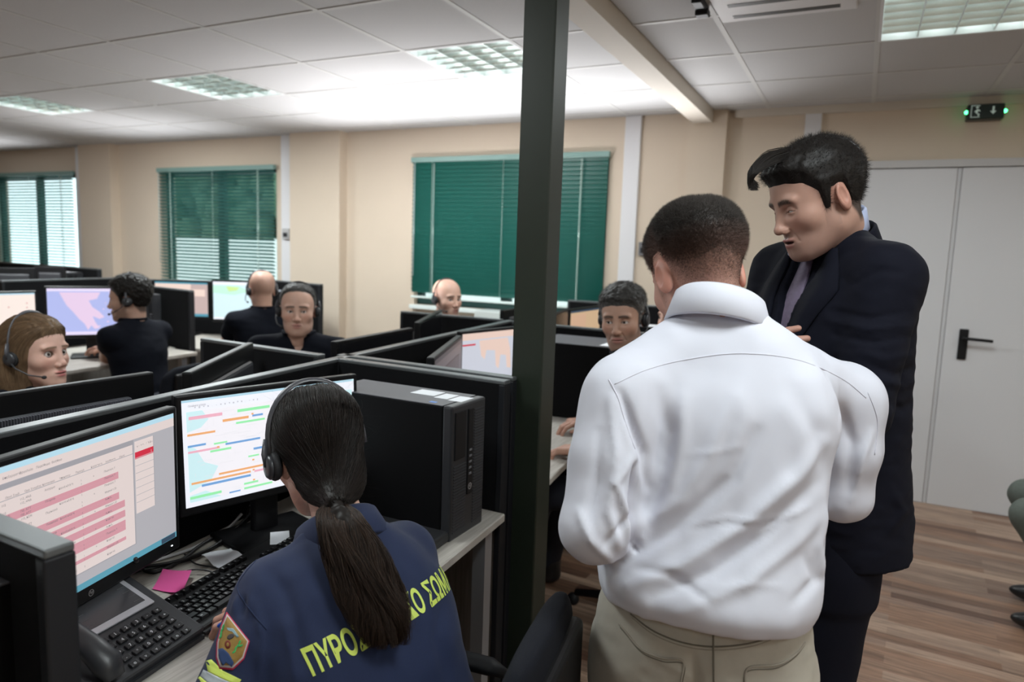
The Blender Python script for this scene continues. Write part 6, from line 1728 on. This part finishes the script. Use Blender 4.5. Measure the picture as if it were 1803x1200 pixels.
    drape(el(401, 1134, 5.5, 7.5), .0048, mat('patch_dark_red', (.16, .02, .01), .7), 'patch_emblem', patch)
    drape(el(401, 1134, 2.4, 3.6), .0054, mat('patch_gold', (0, 0, 0)), 'patch_emblem', patch)
    drape(el(406, 1120, 7, 4.5, -.5), .0048, mat('patch_grey', (.06, .05, .05), .8), 'patch_emblem', patch)
    drape(dens([(399, 1104), (411, 1106), (421, 1120), (417, 1122), (409, 1110), (400, 1108)], 2), .0050, mat('patch_pale_blue', (.25, .38, .42), .8), 'patch_arc', patch)
    M_gr = mat('patch_green', (.04, .38, .10), .7)
    for cx, cy, rot in [(393, 1102, -1.2), (391, 1108, -.9), (389, 1114, -1.3), (388, 1120, -1.0), (422, 1130, -1.1), (419, 1136, -.8), (415, 1141, -1.2), (412, 1147, -.7), (424, 1136, -.4)]: drape(el(cx, cy, 4.2, 1.7, rot), .0050, M_gr, 'patch_leaf', patch)
    # reflective bands round the sleeve
    for px, m in (([(362, 1163), (372, 1160), (392, 1180), (425, 1196), (418, 1206), (386, 1192), (366, 1182)], mat('yellow_reflective_print', (0, 0, 0))), ([(358, 1178), (366, 1182), (386, 1192), (418, 1206), (400, 1222), (370, 1205), (352, 1190)], mat('silver_reflective_band', (.38, .42, .44), .4)), ([(346, 1195), (352, 1190), (370, 1205), (400, 1222), (390, 1235), (360, 1218), (340, 1210)], mat('yellow_reflective_print', (0, 0, 0)))):
        drape(dens(px, 3), .0028, m, 'sleeve_band')
    # body, hands
    a_ = Sdf(); a_.u(loft([(-.46, 0, 0, .12, .08), (-.1, 0, 0, .11, .06), (-.03, 0, 0, .06, .045), (.02, 0, 0, .042, .042)], N0, R, Fd, U, 2))
    for S_, E, W in ((SL, EL, WL), (SR, ER, WR)): a_.u(cone(S_, E, .040, .036), .02); a_.u(cone(E, W, .036, .025), .012)
    V, Q = a_.mesh(lo-.05, hi+.05, .010, 1); bp.append((V, Q, np.array(g['skin'])))
    dl = np.array([-.35, .55, .0]); bp.append(hand(frame(WL+np.array([.0, -.045, .0]), dl+ZV*.12, ZV-np.array([.55, 0, 0])), -1, g['skin'], curl=.95, thumb=.9, h=.0026, s=.93) if False else hand(frame(WL, np.array(az(480, 1040, .78))-WL, ZV), 1, g['skin'], curl=.6, thumb=.5, h=.003, s=.90))
    bp.append(hand(frame(WR, np.array(az(380, 1074, .785))-WR, ZV+np.array((.1, -.3, 0))), -1, g['skin'], curl=.62, thumb=.6, h=.0024, s=.90))
    V, Q, C = join_parts(bp); body = npmesh('body', V, Q, skin_mat(), root, C)
    for mb, E_ in eyes: mb.build('eye', E_, body, True)
    # hair: shell over the skull and strands swept to the tie, then the tail
    tieW = ad(590, 884, 1.262); tie = tf(M.inverted(), [tieW])[0]
    def hf(P):
        A = P.copy(); A[:, 0] = np.abs(A[:, 0])
        zh = np.interp(P[:, 1], [-.13, -.06, -.02, .0, .03, .045, .065, .085, .11], [-.115, -.11, -.062, -.005, .000, .035, .064, .078, .080])
        m = np.clip((P[:, 2]-zh)/.02*.5+.5, 0, 1)
        d = smin(cranium(A, g), ell((0, -.050, -.025), (.050, .056, .068))(A), .03)
        d = smin(d, cone((0, -.075, -.05), tie, .045, .014)(P), .035)
        return d-(-.006+.013*m)-.0013*vnoise(P*np.array([1, .4, .4]), 120, 4)*m
    V, Q = surface(hf, (-.13, -.19, -.17), (.13, .14, .16), .0028, 1)
    C = np.array(hc)[None]*(.8+.3*vnoise(V*np.array([1, .2, .3]), 160, 6))[:, None]; parts = [(tf(M, V), Q, np.clip(C, 0, 1))]
    rg = np.random.default_rng(3); N = vnormals(V, Q)
    zh = np.interp(V[:, 1], [-.13, -.06, -.02, .0, .03, .045, .065, .085, .11], [-.10, -.10, -.050, .005, .010, .045, .070, .084, .088]); w = (V[:, 2] > zh)*1.0
    n = 9000; i = rng_choice(rg, w, n); p = V[i]+N[i]*.0008; paths = [p]; c = np.array((0, -.03, .02)); tgt = np.array(tie)+rg.normal(0, .006, (n, 3))
    for k in range(9):
        q = paths[-1]; to = tgt-q; dist = np.linalg.norm(to, axis=1)[:, None]; fl = to/(dist+1e-6)
        nn = (q-c)/np.linalg.norm(q-c, axis=1)[:, None]; tang = fl-nn*(fl*nn).sum(1)[:, None]; tang /= np.linalg.norm(tang, axis=1)[:, None]+1e-9
        q2 = q+tang*np.minimum(.017, dist*.5)
        for _ in range(2): h = hf(q2); nn = (q2-c)/np.linalg.norm(q2-c, axis=1)[:, None]; q2 = q2-nn*(h-.0016)[:, None]*np.clip(dist/.03, 0, 1)
        paths.append(q2)
    ph = np.round(V[i, 0]*160+V[i, 2]*60); paths = np.stack(paths, 1)+rg.normal(0, .0009, (n, 1, 3))+rg.normal(0, .0004, (n, 10, 3))+(nn*(.0022*np.sin(ph*2.4))[:, None])[:, None]*np.sin(np.linspace(.3, 3.1, 10))[None, :, None]
    cc = np.array(hc)[None]*rg.uniform(.5, 2.0, (n, 1))*np.array([1, 1, 1])
    V2, Q2, C2 = strand_mesh(paths, rg.uniform(.0003, .0008, n), np.clip(cc, 0, 1)); parts.append((tf(M, V2), Q2, C2))
    # flyaway hairs
    n = 160; i = rng_choice(rg, w, n); p = V[i]; d = N[i]+rg.normal(0, .7, (n, 3)); d /= np.linalg.norm(d, axis=1)[:, None]; tq = np.linspace(0, 1, 8)[None, :, None]
    fl = p[:, None]+d[:, None]*tq*.030+rg.normal(0, .02, (n, 1, 3))*tq**2
    V2, Q2, C2 = strand_mesh(fl, np.full(n, .00012), np.tile(np.array(hc)*1.5, (n, 1))); parts.append((tf(M, V2), Q2, C2))
    # ponytail
    cl = catmull([ad(590, 884, 1.262), ad(600, 916, 1.215), ad(624, 972, 1.188), ad(648, 1035, 1.172), ad(668, 1085, 1.160), ad(681, 1132, 1.150)], 5); cl = np.array(cl)
    wd = np.interp(np.linspace(0, 1, len(cl)), [0, .12, .35, .65, .85, 1], [.012, .032, .046, .050, .045, .028])
    sdf = Sdf()
    for k in range(0, len(cl)-3, 2): sdf.u(cone(cl[k], cl[min(k+2, len(cl)-1)], wd[k]*.5*(1-.5*k/len(cl)), wd[min(k+2, len(cl)-1)]*.5*(1-.5*k/len(cl)), (-_fw, .55)), .012)
    sdf.disp(lambda P: .003*vnoise(P*np.array([1, 1, .25]), 90, 2))
    V2, Q2 = sdf.mesh(cl.min(0)-.07, cl.max(0)+.07, .004, 1); parts.append((V2, Q2, np.tile(np.array(hc)*.8, (len(V2), 1))))
    n = 5200; th = rg.uniform(0, 2*math.pi, n); rr = np.sqrt(rg.uniform(.15, 1.25, n)); m = len(cl); T_ = np.linspace(0, 1, m); end = rg.uniform(.72, 1.06, n)
    wav = rg.uniform(0, 6.28, n); sx = _rt; sy = -_fw; clump = np.round(th*3)/3
    K = []
    for k in range(m):
        u = np.clip(T_[k]*end, 0, 1)*(m-1); i0 = np.clip(u.astype(int), 0, m-2); f_ = (u-i0)[:, None]; c0 = cl[i0]*(1-f_)+cl[i0+1]*f_; ww = np.interp(T_[k]*end, T_, wd)
        oa = th+.25*np.sin(T_[k]*7+clump*4)*T_[k]; q = c0+sx*(rr*ww*np.cos(oa))[:, None]+sy*(rr*ww*.55*np.sin(oa))[:, None]
        q = q+sx*(.008*np.sin(T_[k]*13+clump*5+wav*.15)*T_[k]**.7)[:, None]+sy*(.006*np.sin(T_[k]*9+clump*3)*T_[k])[:, None]; K.append(q)
    paths = np.stack(K, 1)+rg.normal(0, .0006, (n, m, 3))*np.linspace(.3, 1, m)[None, :, None]
    cc = np.array((.020, .0115, .0075))[None]*rg.uniform(.4, 2.6, (n, 1))
    V2, Q2, C2 = strand_mesh(paths, rg.uniform(.0003, .0008, n), np.clip(cc, 0, 1)); parts.append((V2, Q2, C2))
    Va, Qa, Ca = join_parts(parts); hair = npmesh('hair', Va, Qa, hair_mat(), root, Ca)
    k0, k1 = cl[0], cl[2]; d = (k1-k0)/np.linalg.norm(k1-k0); fr_ = frame(k0+d*.004, d, -_fw)
    MB().lathe([(.011, -.006), (.0165, -.004), (.0175, 0), (.0165, .004), (.011, .006)], 20, 0, fr_@Matrix.Rotation(-math.pi/2, 4, 'X')).build('hair_tie', M_blk, root, True)
    headset(M, g, -1, 'black headset on the dark haired woman in navy uniform', grow=.014, gtop=.004, band=(.05, .052, .06), both=False, mic=False)
    # trousers on the chair, legs under the desk
    t = Sdf(); K = []
    for sd in (-1, 1):
        hipj = Hp+R*sd*.09; hipj[2] = .55; kn = hipj+F*.36+R*sd*.05; an = kn+F*.04-ZV*(kn[2]-.1); t.u(cone(hipj, kn, .088, .062), .05 if t.it else 0); t.u(cone(kn, an, .062, .050), .03); K += [kn, an]
        e = Sdf(); e.u(ell((0, .080, .036), (.042, .125, .038))).u(cone((0, -.01, .05), (0, -.01, .10), .040, .042), .03); e.isect(lambda P: .002-P[:, 2], .004)
        Vv, Qv = e.mesh((-.08, -.1, -.01), (.08, .25, .15), .007, 1); npmesh('shoe', tf(frame((an[0], an[1], 0), F, ZV), Vv), Qv, M_shoe, root)
    t.u(ell((Hp[0], Hp[1], .57), (.17, .16, .11)), .05)
    pts = np.array(K+[Hp]); lo = pts.min(0)-.2; hi = pts.max(0)+.2; lo[2] = .06; hi[2] = .75
    garment('trousers', t, lo, hi, .011, M_nv, root)
    cb = az(955, 1112, .90); Fc = np.array([-math.sin(math.radians(98)), math.cos(math.radians(98))]); cc_ = cb[:2]+Fc*.28; print('chair', cc_, Hp)
    c = chair(cc_, math.radians(98), 'black office chair of the woman in navy, armrest and back at the lower edge', seat_h=.42, bh=.85)
import time as _time
_t = _time.time(); man_white(); print('white', _time.time()-_t); _t = _time.time(); man_suit(); print('suit', _time.time()-_t); _t = _time.time(); woman_navy(); print('navy', _time.time()-_t)
